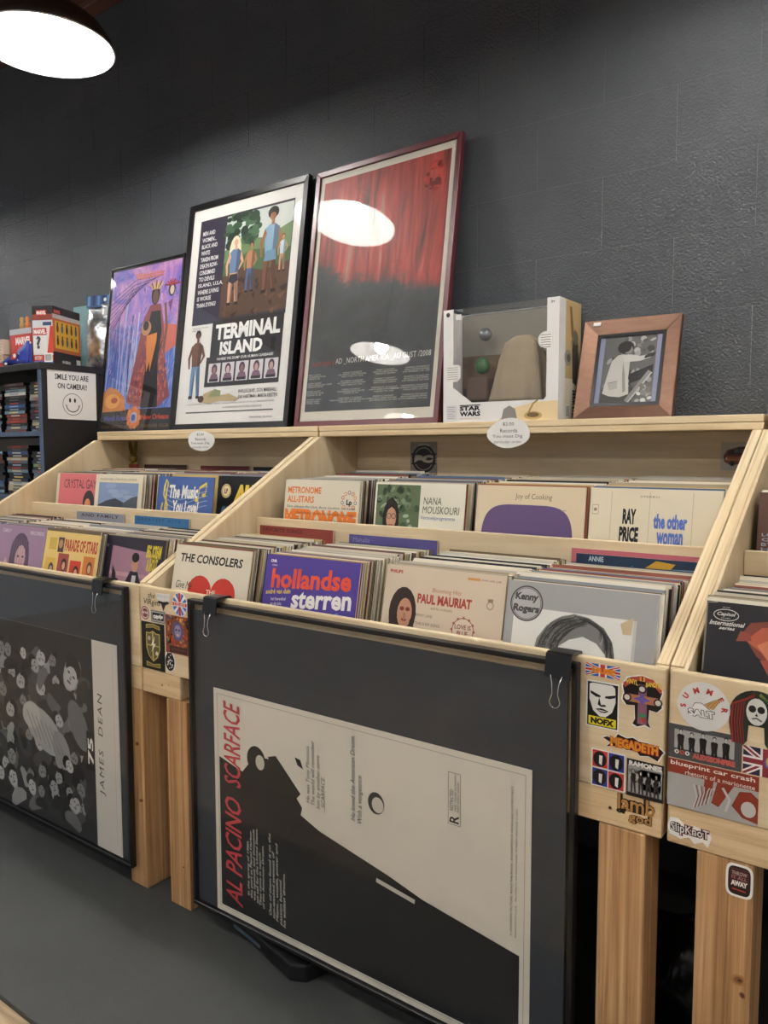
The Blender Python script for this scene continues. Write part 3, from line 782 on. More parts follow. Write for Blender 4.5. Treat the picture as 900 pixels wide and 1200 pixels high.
# ---- small copper frame with the grey photograph
LN2 = 0.30
M['copper'] = wood('brushed_copper_wood', [(.3, '#8d6c5b'), (.55, '#967462'), (.8, '#9f7e6c')], (6, 60, 60), 0.36)
M['copper'].node_tree.nodes['Principled BSDF'].inputs['Metallic'].default_value = 0.9
def deep_frame():
    x0, x1, h = -0.925, -0.640, 0.312
    e = empty('photo_frame', ((x0 + x1) / 2, 0.832, 1.4125), (-LN2, 0, math.radians(2))); tag(e, 'small copper-brown frame with a grey photo of a person in a pale jacket', 'photo frame')
    w = (x1 - x0) / 2; bar = .042
    o = [(-w, 0), (w, 0), (w, h), (-w, h)]; i_ = [(-w + bar, bar), (w - bar, bar), (w - bar, h - bar), (-w + bar, h - bar)]
    for k in range(4):
        p = [o[k], o[(k + 1) % 4], i_[(k + 1) % 4], i_[k]]
        bm = bmesh.new()
        f = [bm.verts.new((q[0], (0.0 if i < 2 else 0.012), q[1])) for i, q in enumerate(p)]
        kk = [bm.verts.new((q[0], .026, q[1])) for q in p]
        bm.faces.new(f); bm.faces.new(kk[::-1])
        for i in range(4): bm.faces.new((f[i], f[(i + 1) % 4], kk[(i + 1) % 4], kk[i]))
        bmesh.ops.bevel(bm, geom=bm.edges[:], offset=.0015, segments=2, affect='EDGES')
        obj('frame_bar', bm_mesh(bm), M['copper'], e)
    iw = w - bar
    obj('inner_lip', prism_frame(-iw, iw, bar, h - bar, .010, .0125, .0145), M['black_frame'], e)
    obj('back_board', box_mesh(-w + .01, w - .01, .0245, .0255, .01, h - .01), M['shelf_black'], e)
    pp = obj('photograph', box_mesh(-iw, iw, .0165, .0171, bar, h - bar), plain('mat_board', '#8d93ad', .6), e)
    a = Art(2 * iw, h - 2 * bar)
    a.rect(.12, .04, .88, .96, '#6a6a68')
    rr = random.Random(4)
    for k in range(60):
        a.ell(rr.uniform(.16, .84), rr.uniform(.08, .92), rr.uniform(.02, .06), rr.uniform(.015, .05), rr.choice(['#4a4a49', '#83837f', '#9d9c97', '#5c5c5a', '#b5b3ad']), 8, a=rr.uniform(0, 3))
    a.poly([(.14, .04), (.14, .22), (.60, .26), (.60, .04)], '#4a4a49')
    a.poly([(.50, .42), (.86, .55), (.86, .40), (.55, .30)], '#2f2f30')
    a.line([(.52, .06), (.82, .46)], .06, '#8b8a86'); a.line([(.55, .05), (.85, .44)], .02, '#c4c2bb')
    for k in range(18):
        a.ell(rr.uniform(.66, .86), rr.uniform(.06, .30), .035, .022, rr.choice(['#d8d6cf', '#aeaca6', '#77756f']), 8, a=rr.uniform(0, 3))
    a.poly([(.16, .18), (.20, .40), (.25, .62), (.34, .70), (.46, .70), (.52, .60), (.52, .38), (.55, .16), (.42, .12), (.26, .14)], '#bdbbb4')
    a.poly([(.40, .70), (.44, .60), (.66, .60), (.82, .645), (.82, .69), (.66, .67), (.52, .70)], '#c6c4bd')
    a.poly([(.72, .63), (.86, .66), (.88, .71), (.80, .70), (.73, .67)], '#3a3a3a')
    a.poly([(.42, .60), (.47, .42), (.50, .20), (.46, .18), (.43, .40)], '#8f8d87')
    a.poly([(.22, .32), (.36, .34), (.38, .24), (.26, .22)], '#a5a39c'); a.line([(.23, .32), (.37, .34)], .01, '#77756f')
    a.ell(.44, .80, .12, .09, '#2b2b2b', 16); a.ell(.48, .765, .065, .06, '#8d8b86', 12); a.ell(.42, .80, .10, .07, '#222222', 14)
    a.build(pp, (-iw, .0165, bar))
    obj('glazing', box_mesh(-iw, iw, .0148, .0160, bar, h - bar), M['glass'], e)
    st = obj('price_sticker', box_mesh(-w + .028, -w + .05, -.0008, 0.0035, h - .018, h - .007), M['paper'], e)
    pr = [(.0265, .02), (.0265, .22), (.085, .018)]
    obj('stand_leg', prism_mesh(pr, 'x', -.03, .03), M['shelf_black'], e)
def prism_frame(x0, x1, z0, z1, t, ya, yb):
    bm = bmesh.new()
    for (a0, a1, b0, b1) in ((x0, x1, z0, z0 + t), (x0, x1, z1 - t, z1), (x0, x0 + t, z0 + t, z1 - t), (x1 - t, x1, z0 + t, z1 - t)):
        v = [bm.verts.new((x, y, z)) for x in (a0, a1) for y in (ya, yb) for z in (b0, b1)]
        for f in [(0, 1, 5, 4), (2, 6, 7, 3), (0, 2, 3, 1), (4, 5, 7, 6), (0, 4, 6, 2), (1, 3, 7, 5)]: bm.faces.new([v[i] for i in f])
    return bm_mesh(bm)
deep_frame()

# ---- window toy box (the doll inside is left out; plain tray and cloth remain)
def toy_box():
    x0, x1, y0, y1, h = -1.372, -0.968, 0.818, 0.985, 0.364
    e = empty('toy_box', ((x0 + x1) / 2, y0, 1.4125)); tag(e, 'white cardboard toy box with a large clear window, between red frame and copper frame', 'toy box')
    w = (x1 - x0) / 2; d = y1 - y0
    WH = plain('white_carton', '#e4e2df', .4); BR = plain('brown_liner', '#5b4a3a', .6)
    t = .002
    # front sheet with the window cut out (window: x -0.165..0.163, chamfered lower-left corner, open to the top edge)
    win = [(-.165, h), (-.165, .112), (-.095, .062), (.155, .062), (.163, .072), (.163, h)]
    out = [(-w, h), (-w, 0), (w, 0), (w, h)]
    poly = out[:1] + [(-w, 0), (w, 0), (w, h)] + win[::-1]
    fp = obj('front_sheet', prism_mesh(poly, 'y', 0, t), WH, e)
    obj('window_film', prism_mesh([(-.165, h - .001), (-.165, .112), (-.095, .062), (.155, .062), (.163, .072), (.163, h - .001)], 'y', t + .0002, t + .0008), M['glass'], e)
    side = obj('side_sheet', box_mesh(w - t, w, t, d, 0, h), plain('kraft_print', '#c8ab78', .45), e)
    obj('side_sheet', box_mesh(-w, -w + t, t, d, 0, h), WH, e)
    obj('base_sheet', box_mesh(-w + t, w - t, t, d, 0, t), WH, e)
    obj('top_sheet', box_mesh(-w + t, w - t, .122, d, h - t, h), WH, e)
    obj('window_film', box_mesh(-.165, .163, t, .122, h - .0012, h - .0004), M['glass'], e)
    obj('back_sheet', box_mesh(-w + t, w - t, d - t, d, t, h - t), WH, e)
    # liner with a printed brown landscape
    ln = obj('liner', box_mesh(-w + .006, w - .006, .115, .118, .004, h - .006), BR, e)
    a = Art(2 * w - .012, h - .01)
    a.rect(0, .62, 1, 1, '#8a8478'); a.rect(0, .40, 1, .62, '#6a563f')
    a.poly([(0, .5), (.2, .6), (.4, .52), (.7, .58), (1, .5), (1, .3), (0, .3)], '#7a5f42'); a.rect(0, 0, 1, .32, '#4a3828')
    a.build(ln, (-w + .006, .115, .004))
    # plain beige cloth, gathered at the top into folds
    bm = bmesh.new(); n, K = 56, 20; rings = []
    for j in range(K + 1):
        v = j / K
        rx = .100 - .030 * v - .020 * v ** 4 if v < .93 else .050 - .35 * (v - .93); ry = rx * .52
        ring = []
        for i in range(n):
            t = 2 * math.pi * i / n
            f = 1 + (1 - .55 * v) * (.085 * math.sin(9 * t + 2 * v) + .06 * math.sin(5 * t + 1.3 - 3 * v)) + .03 * math.sin(14 * v) * (v > .6)
            ring.append(bm.verts.new((rx * f * math.cos(t) + .012 * v, ry * f * math.sin(t), .205 * v)))
        rings.append(ring)
    for j in range(K):
        for i in range(n): bm.faces.new((rings[j][i], rings[j][(i + 1) % n], rings[j + 1][(i + 1) % n], rings[j + 1][i]))
    bm.faces.new(rings[-1]); bm.faces.new(rings[0][::-1])
    for f in bm.faces: f.smooth = True
    m_, nt_, b_ = new_mat('beige_cloth'); b_.inputs['Base Color'].default_value = (*lin('#a3937a'), 1); b_.inputs['Roughness'].default_value = .95
    n_ = noise_node(nt_, 60, 5, .7, mapping(nt_, (1, 1, 1))); bump(nt_, b_, n_.outputs['Fac'], .6, .006)
    obj('beige_cloth', bm_mesh(bm), m_, e, (.045, .058, .063))
    bl = lathe_mesh([(0, -.022), (.012, -.018), (.02, -.008), (.022, 0), (.02, .008), (.012, .018), (0, .022)], 20)
    obj('silver_ball', bl, plain('silver_plastic', '#8d8f94', .25, .6), e, (-.085, .07, .285))
    bl2 = lathe_mesh([(0, -.03), (.02, -.022), (.026, 0), (.018, .02), (0, .03)], 16)
    obj('green_pod', bl2, plain('green_plastic', '#3d6a3a', .4), e, (-.09, .06, .185))
    obj('tray', box_mesh(-.13, -.05, .02, .10, .066, .145, .012, 3), plain('brown_tray', '#5c4432', .5), e)
    # front print
    a = Art(2 * w, h)
    a.text('STAR', .155, .098, .345, .140, '#141414', bold=.05); a.text('WARS', .155, .050, .345, .092, '#141414', bold=.05)
    a.line([(.155, .146), (.345, .146)], .008, '#141414')
    a.text('THE MANDALORIAN', .155, .022, .345, .034, '#b59a5a')
    a.rect(.03, .02, .13, .15, '#d5d4d6')
    for k in range(6): a.line([(.04, .135 - .02 * k), (.11 - .01 * (k % 2), .135 - .02 * k)], .004, '#8f8d93')
    a.poly([(.02, .50), (.02, .38), (.04, .36), (.13, .36), (.16, .39), (.16, .49), (.14, .51), (.04, .51)], '#dedcd6')
    for k in range(6): a.line([(.04, .485 - .02 * k), (.14, .485 - .02 * k)], .005, '#8d8b86')
    a.circ(.895, .66, .062, '#e6e3dc', 28); a.circ(.895, .66, .056, '#c9c6be', 28); a.circ(.895, .66, .053, '#ece9e3', 28)
    for k in range(6): a.line([(.855, .70 - .02 * k), (.935, .70 - .02 * k)], .006, '#8d8b86')
    a.text('3+', .935, .955, .965, .975, '#222222', bold=.03)
    a.circ(.045, .955, .018, '#333333', 14)
    a.poly([(.50, .0), (.60, .10), (.80, .15), (1, .16), (1, 0)], '#dcc79c')
    a.poly([(.53, .0), (.55, .10), (.60, .13), (.65, .10), (.67, 0)], '#8b8680')
    a.ell(.80, .04, .075, .035, '#b89a60', 16); a.ell(.80, .045, .05, .02, '#6a5638', 14); a.line([(.76, .06), (.80, .14), (.84, .17)], .014, '#a08248')
    a.layer += 4
    a.build(fp, (-w, 0, 0))
    a = Art(d, h)
    a.rect(.02, .0, .98, .35, '#e6dcc4'); a.rect(0, 0, .28, 1, '#e4e2df')
    a.poly([(.45, .95), (.55, .70), (.9, .62), (.8, .70), (.65, .76), (.55, .95)], '#8a6a3a'); a.ell(.70, .66, .16, .05, '#a08050', 14)
    a.ell(.40, .52, .16, .07, '#9a9488', 14); a.ell(.42, .52, .08, .035, '#5a564e', 12)
    a.poly([(.62, .32), (.58, .60), (.70, .78), (.84, .70), (.88, .50), (.80, .30)], '#4a4640'); a.ell(.74, .70, .12, .06, '#77736b', 12)
    a.text('STAR WARS', .62, .02, .84, .26, '#1a1a1a', rot=90, bold=.05)
    a.rect(.32, .02, .50, .13, '#f2f2f0')
    for k in range(7): a.rect(.34 + .02 * k, .03, .35 + .02 * k, .12, '#222222')
    a.build(side, (w, .001, 0), (0, 0, math.radians(90)))
    tg = obj('tape_tab', box_mesh(-.155, -.135, -.0006, 0, h - .035, h - .018), M['paper'], e, (0, 0, 0), (0, .0, 0))
toy_box()

# ---- cloud-shaped price tags on the shelf edge
def price_tag(x, w, h, label, z=1.372, seed=1):
    rr = random.Random(seed)
    pts = [(w / 2 * math.cos(t) * (1 + .05 * math.sin(3 * t + seed)), h / 2 * math.sin(t) * (1 + .06 * math.cos(2 * t + seed))) for t in [2 * math.pi * k / 36 for k in range(36)]]
    o = obj('price_tag', prism_mesh(pts, 'y', -.0012, 0), M['paper'], None, (x, SHY - .0006, z)); tag(o, label, 'price tag')
    a = Art(w, h)
    a.text('$2.00', .36, .74, .62, .87, '#4a4a4a'); a.text('Records', .30, .52, .70, .65, '#4a4a4a')
    a.text('You must Dig', .12, .31, .82, .45, '#5a5a5a'); a.text('particular order', .16, .12, .80, .25, '#8a8a8a')
    a.build(o, (-w / 2, -.0013, -h / 2))
price_tag(-2.552, .165, .086, 'white cloud-shaped price tag on the shelf edge below the black framed film poster', 1.363, 1)
price_tag(-1.121, .148, .090, 'white oval price tag on the shelf edge below the toy box', 1.374, 4)

# ================================================================== records
S = 0.315; TH = 0.0034
EDGE = ['#e6dcc4', '#d9c9a6', '#efe8d8', '#cfc2a4', '#b99f74', '#f2ede2', '#dccfae', '#8f7a5a', '#e2d8bf', '#c7b58c']
COVER = ['#d8cbb0', '#cfc5ae', '#8a4a38', '#4c6484', '#27282c', '#8a8f94', '#6e4844', '#bfa468', '#e4dcca', '#ddd3bd', '#c8beaa', '#6b5a44', '#b8b4a8', '#1c1c20', '#a89a80', '#e8e2d4']
TINTS = {'#33507a': 'blue', '#6f8fae': 'pale blue', '#7a2f2b': 'dark red', '#a8402f': 'red', '#5a4a84': 'purple', '#3f5f46': 'green', '#c78a34': 'orange', '#a9c4c9': 'pale blue', '#6a4b33': 'brown', '#d2a0a0': 'pink'}
DARKS = ['#1f1d1c', '#2b2624', '#3a3230', '#14161c']
def edge_colour(rr):
    t = rr.random()
    if t < .80: return rr.choice(EDGE)
    if t < .91: return rr.choice(DARKS)
    return rr.choice(list(TINTS))
def edge_name(c): return TINTS.get(c) or ('dark' if c in DARKS else ('brown' if c in ('#b99f74', '#8f7a5a') else 'cream'))
FILL = []
_rr = random.Random(21)
for k in range(44):
    _e = edge_colour(_rr); _m = coloured_box(-S / 2, S / 2, 0, TH, 0, S, _rr.choice(COVER), _e)
    _m.materials.append(SLEEVE); FILL.append((_m, edge_name(_e)))

FLOOR_F = lambda y: 0.7385
FLOOR_B = lambda y: 0.9125 + (y - 0.465) * (0.012 / 0.534)

stuffV, stuffF, stuffC = [], [], []
def stuff_sleeve(M4, cover, edge, th=.0026):
    o = len(stuffV)
    for x in (-S / 2, S / 2):
        for y in (0, th):
            for z in (0, S): stuffV.append(tuple(M4 @ Vector((x, y, z))))
    for i, f in enumerate([(0, 1, 5, 4), (2, 6, 7, 3), (0, 2, 3, 1), (4, 5, 7, 6), (0, 4, 6, 2), (1, 3, 7, 5)]):
        stuffF.append(tuple(k + o for k in f)); stuffC.append(lin(cover if i < 2 else edge))

def column(xc, y0, y1, n, lean0, lean1, fl, label, group, seed, extra=2, dz=0.0, only_stuff=False):
    """n sleeves one behind the other from y0 to y1 (foot positions), the first right behind the displayed cover"""
    rr = random.Random(seed)
    step = (y1 - y0) / n
    drift = 0.0
    for i in range(n):
        for k in range(extra + 1):
            f = (i + k / (extra + 1)) / n
            y = y0 + f * (y1 - y0)
            ln = lean0 + (lean1 - lean0) * f + rr.uniform(-.0025, .0025)
            drift = clamp(drift + rr.uniform(-.005, .005), -.012, .012)
            x = xc + drift * .6 + rr.uniform(-.003, .003)
            z = fl(y) + dz + max(0, rr.gauss(0.0004, .0020))
            if rr.random() < .05: z += rr.uniform(.003, .008)
            rz = rr.uniform(-.004, .004)
            if k == 0 and not only_stuff:
                fm_, en = rr.choice(FILL)
                o = obj('record_sleeve', fm_, None, None, (x, y, z), (-ln, 0, rz))
                tag(o, en + '-edged ' + label, 'record', group)
            else:
                M4 = Matrix.Translation((x, y, z)) @ Matrix.Rotation(rz, 4, 'Z') @ Matrix.Rotation(-ln, 4, 'X')
                stuff_sleeve(M4, rr.choice(COVER), edge_colour(rr))

def cover(name, x0, y, lean, fl, bg, edge, label, art=None, z=None, rz=0.0, w=S, mat=None):
    """a displayed sleeve; x0 = left edge, y = foot"""
    zz = (fl(y) if z is None else z)
    o = obj(name, coloured_box(0, w, 0, TH, 0, S, bg, edge), SLEEVE, None, (x0, y, zz), (-lean, 0, rz))
    tag(o, label, 'record')
    if art:
        a = Art(w, S); art(a); a.build(o, mat=mat)
    return o

LF, LB = 0.20, 0.13        # lean of the front and the rear rows
# ---------------- cover art
def art_heart(a):
    a.rect(.01, .01, .99, .99, '#ded5bf')
    a.text('THE CONSOLERS', .08, .845, .90, .925, '#1b1a19', shear=.12, bold=.03)
    pts = []
    for k in range(40):
        t = 2 * math.pi * k / 40
        x = 16 * math.sin(t) ** 3; y = 13 * math.cos(t) - 5 * math.cos(2 * t) - 2 * math.cos(3 * t) - math.cos(4 * t)
        pts.append((.54 + x * .0195, .53 + y * .0175))
    a.poly(pts, '#c43a2c')
    a.text('Give Me', .06, .60, .28, .67, '#1b1a19', shear=.3); a.text('THE', .48, .58, .60, .62, '#e8dfcb', bold=.03)
def art_dutch(a):
    a.rect(0, 0, 1, 1, '#4b3a8c')
    a.text('hollandse', .08, .72, .93, .885, '#e0502c', bold=.032, space=1.0, rise=.05)
    a.text('sterren', .33, .575, .95, .715, '#f0ece4', bold=.032, space=1.0, rise=.05)
    a.text('parade', .42, .41, .93, .555, '#3b8fc8', bold=.032, space=1.0, rise=.05)
    a.text('andré van duin', .035, .665, .31, .705, '#e6c84a', bold=.02, rise=.03)
    a.text('het havenlied\nen de lolo\nzangers van toen', .10, .53, .31, .645, '#e8e4dc', rise=.02)
    a.text('CNR', .05, .935, .12, .96, '#e8e4dc', bold=.04); a.text('STEREO', .07, .905, .13, .918, '#e8e4dc')
def art_mauriat(a):
    a.rect(.005, .005, .995, .995, '#d3c2ab')
    a.text('PHILIPS', .035, .94, .15, .965, '#a93a30', bold=.04)
    a.rect(.70, .945, .80, .962, '#c98a4a'); a.text('PHM 600-248', .81, .945, .96, .960, '#8a5a4a')
    a.shift = .055
    a.text('Blooming Hits', .42, .765, .66, .805, '#b0673a', shear=.15)
    a.text('PAUL MAURIAT', .30, .685, .75, .755, '#a8402c', bold=.045)
    a.text('and his orchestra', .42, .65, .60, .67, '#7a4a3a', shear=.2)
    for k, t in enumerate(['PENNY LANE', 'THIS IS MY SONG', "THERE'S A KIND OF HUSH"]): a.text(t, .30, .59 - .06 * k, .30 + .014 * len(t), .61 - .06 * k, '#6a5a4e')
    a.ell(.18, .60, .12, .19, '#2f1f1a', 18); a.ell(.20, .60, .065, .11, '#b5856a', 16)
    a.poly([(.08, .62), (.06, .40), (.12, .38), (.14, .55)], '#2f1f1a'); a.poly([(.28, .60), (.30, .42), (.25, .42), (.25, .55)], '#2f1f1a')
    for x in (.175, .225): a.ell(x, .63, .02, .016, '#7a2f2b', 10)
    a.ell(.20, .55, .025, .010, '#8f2f2b', 10); a.ell(.20, .575, .012, .03, '#a2705a', 8)
    a.ring(.70, .535, .088, .006, '#8a4a40', '#d9cab4')
    for k in range(12):
        t = k * math.pi / 6; a.circ(.70 + .088 * math.cos(t), .535 + .088 * math.sin(t), .010, '#a8584c', 8)
    a.text('LOVE IS\nBLUE', .635, .50, .765, .575, '#8a3a3a', bold=.02, align='CENTER')
    a.circ(.895, .73, .028, '#8f7a68', 14); a.circ(.895, .73, .022, '#d3c2ab', 14); a.rect(.875, .755, .915, .775, '#8f7a68')
def art_sketch(a):
    a.rect(0, 0, 1, 1, '#a3a3a1'); a.rect(.06, .03, .86, .83, '#e4e2db')
    a.rect(.86, .03, .88, .83, '#c4c3be')
    a.ring(.145, .855, .118, .010, '#4f4a48', '#b4b3b0'); a.ring(.145, .855, .104, .004, '#4f4a48', '#b4b3b0')
    a.text('Kenny', .060, .862, .228, .925, '#4a4644', bold=.05, shear=.1); a.text('Rogers', .052, .785, .238, .848, '#4a4644', bold=.05, shear=.1)
    a.poly([(.22, .52), (.24, .64), (.30, .73), (.38, .79), (.48, .825), (.58, .81), (.68, .76), (.74, .68), (.76, .58), (.73, .52), (.70, .60), (.64, .66), (.55, .69), (.46, .66), (.38, .60), (.30, .52)], '#7d7a76')
    hr = random.Random(17)
    def strand(p, q, r, w, c):
        pts = []
        for i_ in range(8):
            t = i_ / 7; pts.append(((1 - t) ** 2 * p[0] + 2 * t * (1 - t) * q[0] + t * t * r[0], (1 - t) ** 2 * p[1] + 2 * t * (1 - t) * q[1] + t * t * r[1]))
        a.line(pts, w, c); a.layer -= 1
    for k in range(95):
        t = hr.random(); j = lambda d: hr.uniform(-d, d)
        c = hr.choice(['#55524f', '#3f3d3b', '#8d8984', '#6a6764', '#a9a59f', '#4a4845']); wd = hr.uniform(.003, .008)
        if k % 3:      # swept from the parting to the left and down
            strand((.44 + .14 * t + j(.02), .80 + j(.015) - .03 * t), (.30 + .14 * t + j(.02), .79 - .06 * t), (.23 + .16 * t + j(.015), .55 + .06 * t + j(.03)), wd, c)
        else:
            strand((.50 + .08 * t + j(.02), .81 - .02 * t + j(.01)), (.70 + .04 * t + j(.02), .80 - .06 * t), (.66 + .10 * t + j(.01), .67 - .13 * t + j(.02)), wd, c)
    a.layer += 1
    a.poly([(.36, .56), (.46, .66), (.55, .69), (.64, .66), (.70, .58), (.70, .40), (.38, .40)], '#e9e7e1')
    a.line([(.50, .525), (.56, .545), (.60, .53)], .016, '#2c2a29'); a.line([(.66, .53), (.69, .535)], .014, '#2c2a29')
    a.poly([(.78, .80), (.86, .85), (.85, .74), (.80, .74)], '#c8b58e')
def art_metronome(a):
    a.rect(.01, .01, .99, .99, '#d8d0bb')
    a.text('METRONOME', .04, .86, .50, .93, '#d9742c', bold=.03); a.text('ALL-STARS', .04, .765, .41, .835, '#d9742c', bold=.03)
    for k in range(9):
        t = math.pi * (1.25 - 1.5 * k / 8)
        a.ring(.87 + .085 * math.cos(t), .80 + .085 * math.sin(t), .020, .007, ['#d9742c', '#4a6a8a', '#c2452e'][k % 3], '#d8d0bb', 12)
    a.text('Lp', .84, .745, .91, .815, '#2a2a2a', bold=.05)
    a.text('METRONOME', .02, .50, .98, .70, '#de7a2c', bold=.07, space=.95)
    a.text('Dizzy Gillespie, Max Davis, Benny Goodman, Lee Konitz', .04, .705, .96, .735, '#2a2622', shear=.2)
    a.text('Charlie Parker, Fats Navarro, Ernie Caceres, Stan Getz', .18, .645, .94, .672, '#2a2622', shear=.2)
    a.text('Serge Chaloff, Kai Winding, J.J. Johnson, Max Roach, Lennie', .10, .575, .97, .60, '#2a2622', shear=.2)
def art_green_photo(a):
    a.rect(0, 0, 1, 1, '#e3ddca'); a.rect(.02, .02, .52, .98, '#5a6a4a')
    rr = random.Random(6)
    for k in range(90):
        a.ell(rr.uniform(.05, .49), rr.uniform(.30, .95), rr.uniform(.015, .045), rr.uniform(.012, .04), rr.choice(['#3f5238', '#76866a', '#a3ae93', '#2f3f2c', '#8a9a7a', '#566a4c']), 7, a=rr.uniform(0, 3)); a.layer -= 1
    a.layer += 1
    a.poly([(.08, .02), (.10, .45), (.20, .50), (.32, .46), (.42, .40), (.44, .02)], '#5a8ab0')
    a.ell(.20, .66, .095, .18, '#1f1613', 18); a.ell(.205, .66, .058, .105, '#c08f72', 16); a.poly([(.18, .46), (.18, .56), (.235, .56), (.24, .46)], '#b58567')
    a.poly([(.14, .82), (.205, .86), (.27, .80), (.26, .73), (.205, .765), (.15, .73)], '#1f1613')
    for x in (.178, .232): a.ring(x, .68, .027, .005, '#1c1412', '#b98a70', 12)
    a.line([(.18, .595), (.23, .595)], .012, '#a24a40')
    a.text('NANA\nMOUSKOURI', .555, .72, .95, .87, '#4a5a3a', shear=.12, line=.85)
    a.text('Verzoekprogramma', .545, .655, .91, .70, '#6f86b0', shear=.3)
    a.rect(.53, .44, .98, .45, '#cfc8b4')
def art_purple_shape(a):
    a.rect(.005, .005, .995, .995, '#d6c5a6')
    a.text('Joy of Cooking', .37, .875, .71, .935, '#6a5a4c', shear=.1)
    pts = [(.485 + .425 * math.copysign(abs(math.cos(t)) ** .42, math.cos(t)), .40 + .44 * math.copysign(abs(math.sin(t)) ** .55, math.sin(t))) for t in [2 * math.pi * k / 56 for k in range(56)]]
    a.poly(pts, '#5f4a74'); a.rect(.80, .80, .84, .81, '#a99878')
def art_columns(a):
    a.rect(.005, .005, .995, .995, '#ded3b8')
    for x in (.175, .475, .795): a.line([(x, .0), (x, .98)], .003, '#a99c80')
    a.line([(.175, .55), (.795, .55)], .003, '#a99c80')
    a.text('RAY', .27, .725, .375, .845, '#17161a', bold=.05); a.text('PRICE', .25, .585, .40, .705, '#17161a', bold=.05)
    a.text('the other', .51, .70, .76, .815, '#5a72b8', bold=.05); a.text('woman', .54, .575, .735, .675, '#5a72b8', bold=.04)
    a.rect(.19, .10, .785, .545, '#c8a488'); a.rect(.19, .40, .33, .545, '#3f3230'); a.rect(.33, .40, .42, .545, '#a48a6a'); a.rect(.42, .40, .50, .545, '#a9b4a2'); a.rect(.50, .40, .62, .545, '#d9c6a0'); a.ell(.70, .47, .10, .06, '#b8694a', 14)
    a.rect(.02, .79, .075, .87, '#b3a88e'); a.rect(.026, .797, .069, .863, '#ded3b8'); a.circ(.0475, .83, .014, '#8a8070', 10)
    a.text('STEREO', .40, .935, .55, .95, '#7a7264')
def art_pink(a):
    a.rect(.01, .01, .99, .99, '#cf6f72')
    a.text('CRYSTAL GAYLE', .12, .80, .98, .92, '#4a2a30', space=.95)
    a.ell(.72, .62, .13, .16, '#3a3038', 16); a.poly([(.60, .62), (.58, .42), (.86, .42), (.85, .62)], '#3a3038'); a.ell(.70, .58, .07, .09, '#d38a5a', 14); a.ell(.50, .48, .10, .10, '#d9938a', 12)
def art_landscape(a):
    a.rect(0, 0, 1, 1, '#dcd2b8'); a.rect(.08, .04, .92, .90, '#7d8fb0')
    rr = random.Random(8)
    for k in range(12): a.ell(rr.uniform(.2, .8), rr.uniform(.62, .86), .12, .03, rr.choice(['#8a99b8', '#93a0bb', '#7686a8']), 10)
    a.poly([(.08, .60), (.25, .66), (.45, .70), (.60, .66), (.75, .62), (.92, .60), (.92, .04), (.08, .04)], '#3a3d48'); a.poly([(.62, .64), (.80, .72), (.92, .74), (.92, .55), (.62, .55)], '#4a4f58')
    a.ell(.46, .50, .05, .07, '#a0786a', 10); a.text('THE ALBUM WORLD . LONDON FESTIVAL ORCHESTRA', .10, .93, .88, .955, '#5a5448')
def art_music(a):
    a.rect(0, 0, 1, 1, '#3f5a94')
    for k in range(5):
        pts = [(x / 20, .62 + .055 * k + .055 * math.sin(x / 20 * 6.0 + 2.2)) for x in range(3, 19)]
        a.line(pts, .005, '#b9c8e0')
    a.text('The Music', .22, .74, .74, .90, '#ece8dc', bold=.04, shear=.15); a.text('You Love!', .30, .56, .76, .72, '#ece8dc', bold=.04, shear=.15)
    a.line([(.13, .45), (.16, .58), (.17, .80), (.19, .92), (.16, .96), (.13, .88), (.12, .78), (.20, .66), (.19, .56), (.13, .54), (.09, .60), (.11, .68)], .025, '#e2c84a')
    for x, y in ((.72, .73), (.84, .79)): a.ell(x, y, .032, .024, '#e2c84a', 12); a.line([(x + .025, y), (x + .04, y + .14)], .012, '#e2c84a')
    a.line([(.76, .87), (.88, .93)], .03, '#e2c84a'); a.ell(.48, .42, .12, .05, '#1f2430', 16)
def art_alley(a):
    a.rect(0, 0, 1, 1, '#17161a')
    a.circ(.15, .82, .085, '#d3b87a', 18); a.circ(.15, .82, .06, '#efe2b8', 16); a.text('LP', .12, .79, .18, .85, '#8a3a2a', bold=.04)
    a.text('ALLEY', .28, .68, .96, .90, '#e8c84a', bold=.09, shear=.15); a.text('AND', .08, .56, .24, .64, '#7fa8c8', bold=.05, shear=.2); a.text('CHIMES', .26, .46, 1.0, .64, '#e0702c', bold=.09, shear=.15)
def art_longhair(a):
    a.rect(.01, .01, .99, .99, '#9a7f98')
    a.poly([(0, .3), (.25, .62), (.40, .30), (.40, 0), (0, 0)], '#c9a49a')
    a.ell(.52, .66, .20, .26, '#5a4a5c', 18); a.poly([(.33, .70), (.28, .20), (.78, .20), (.72, .70)], '#5a4a5c'); a.ell(.55, .62, .11, .16, '#c4a0a4', 16); a.ell(.56, .52, .04, .02, '#8a4a54', 10)
    for x in (.50, .60): a.ell(x, .65, .025, .012, '#3a2a38', 8)
    for k in range(8): a.line([(.34 + .05 * k, .84), (.30 + .06 * k, .25)], .008, '#7a667c')
    a.text('CARLY', .10, .91, .28, .95, '#d9d0da'); a.text('RECORDS', .70, .91, .97, .95, '#d9d0da')
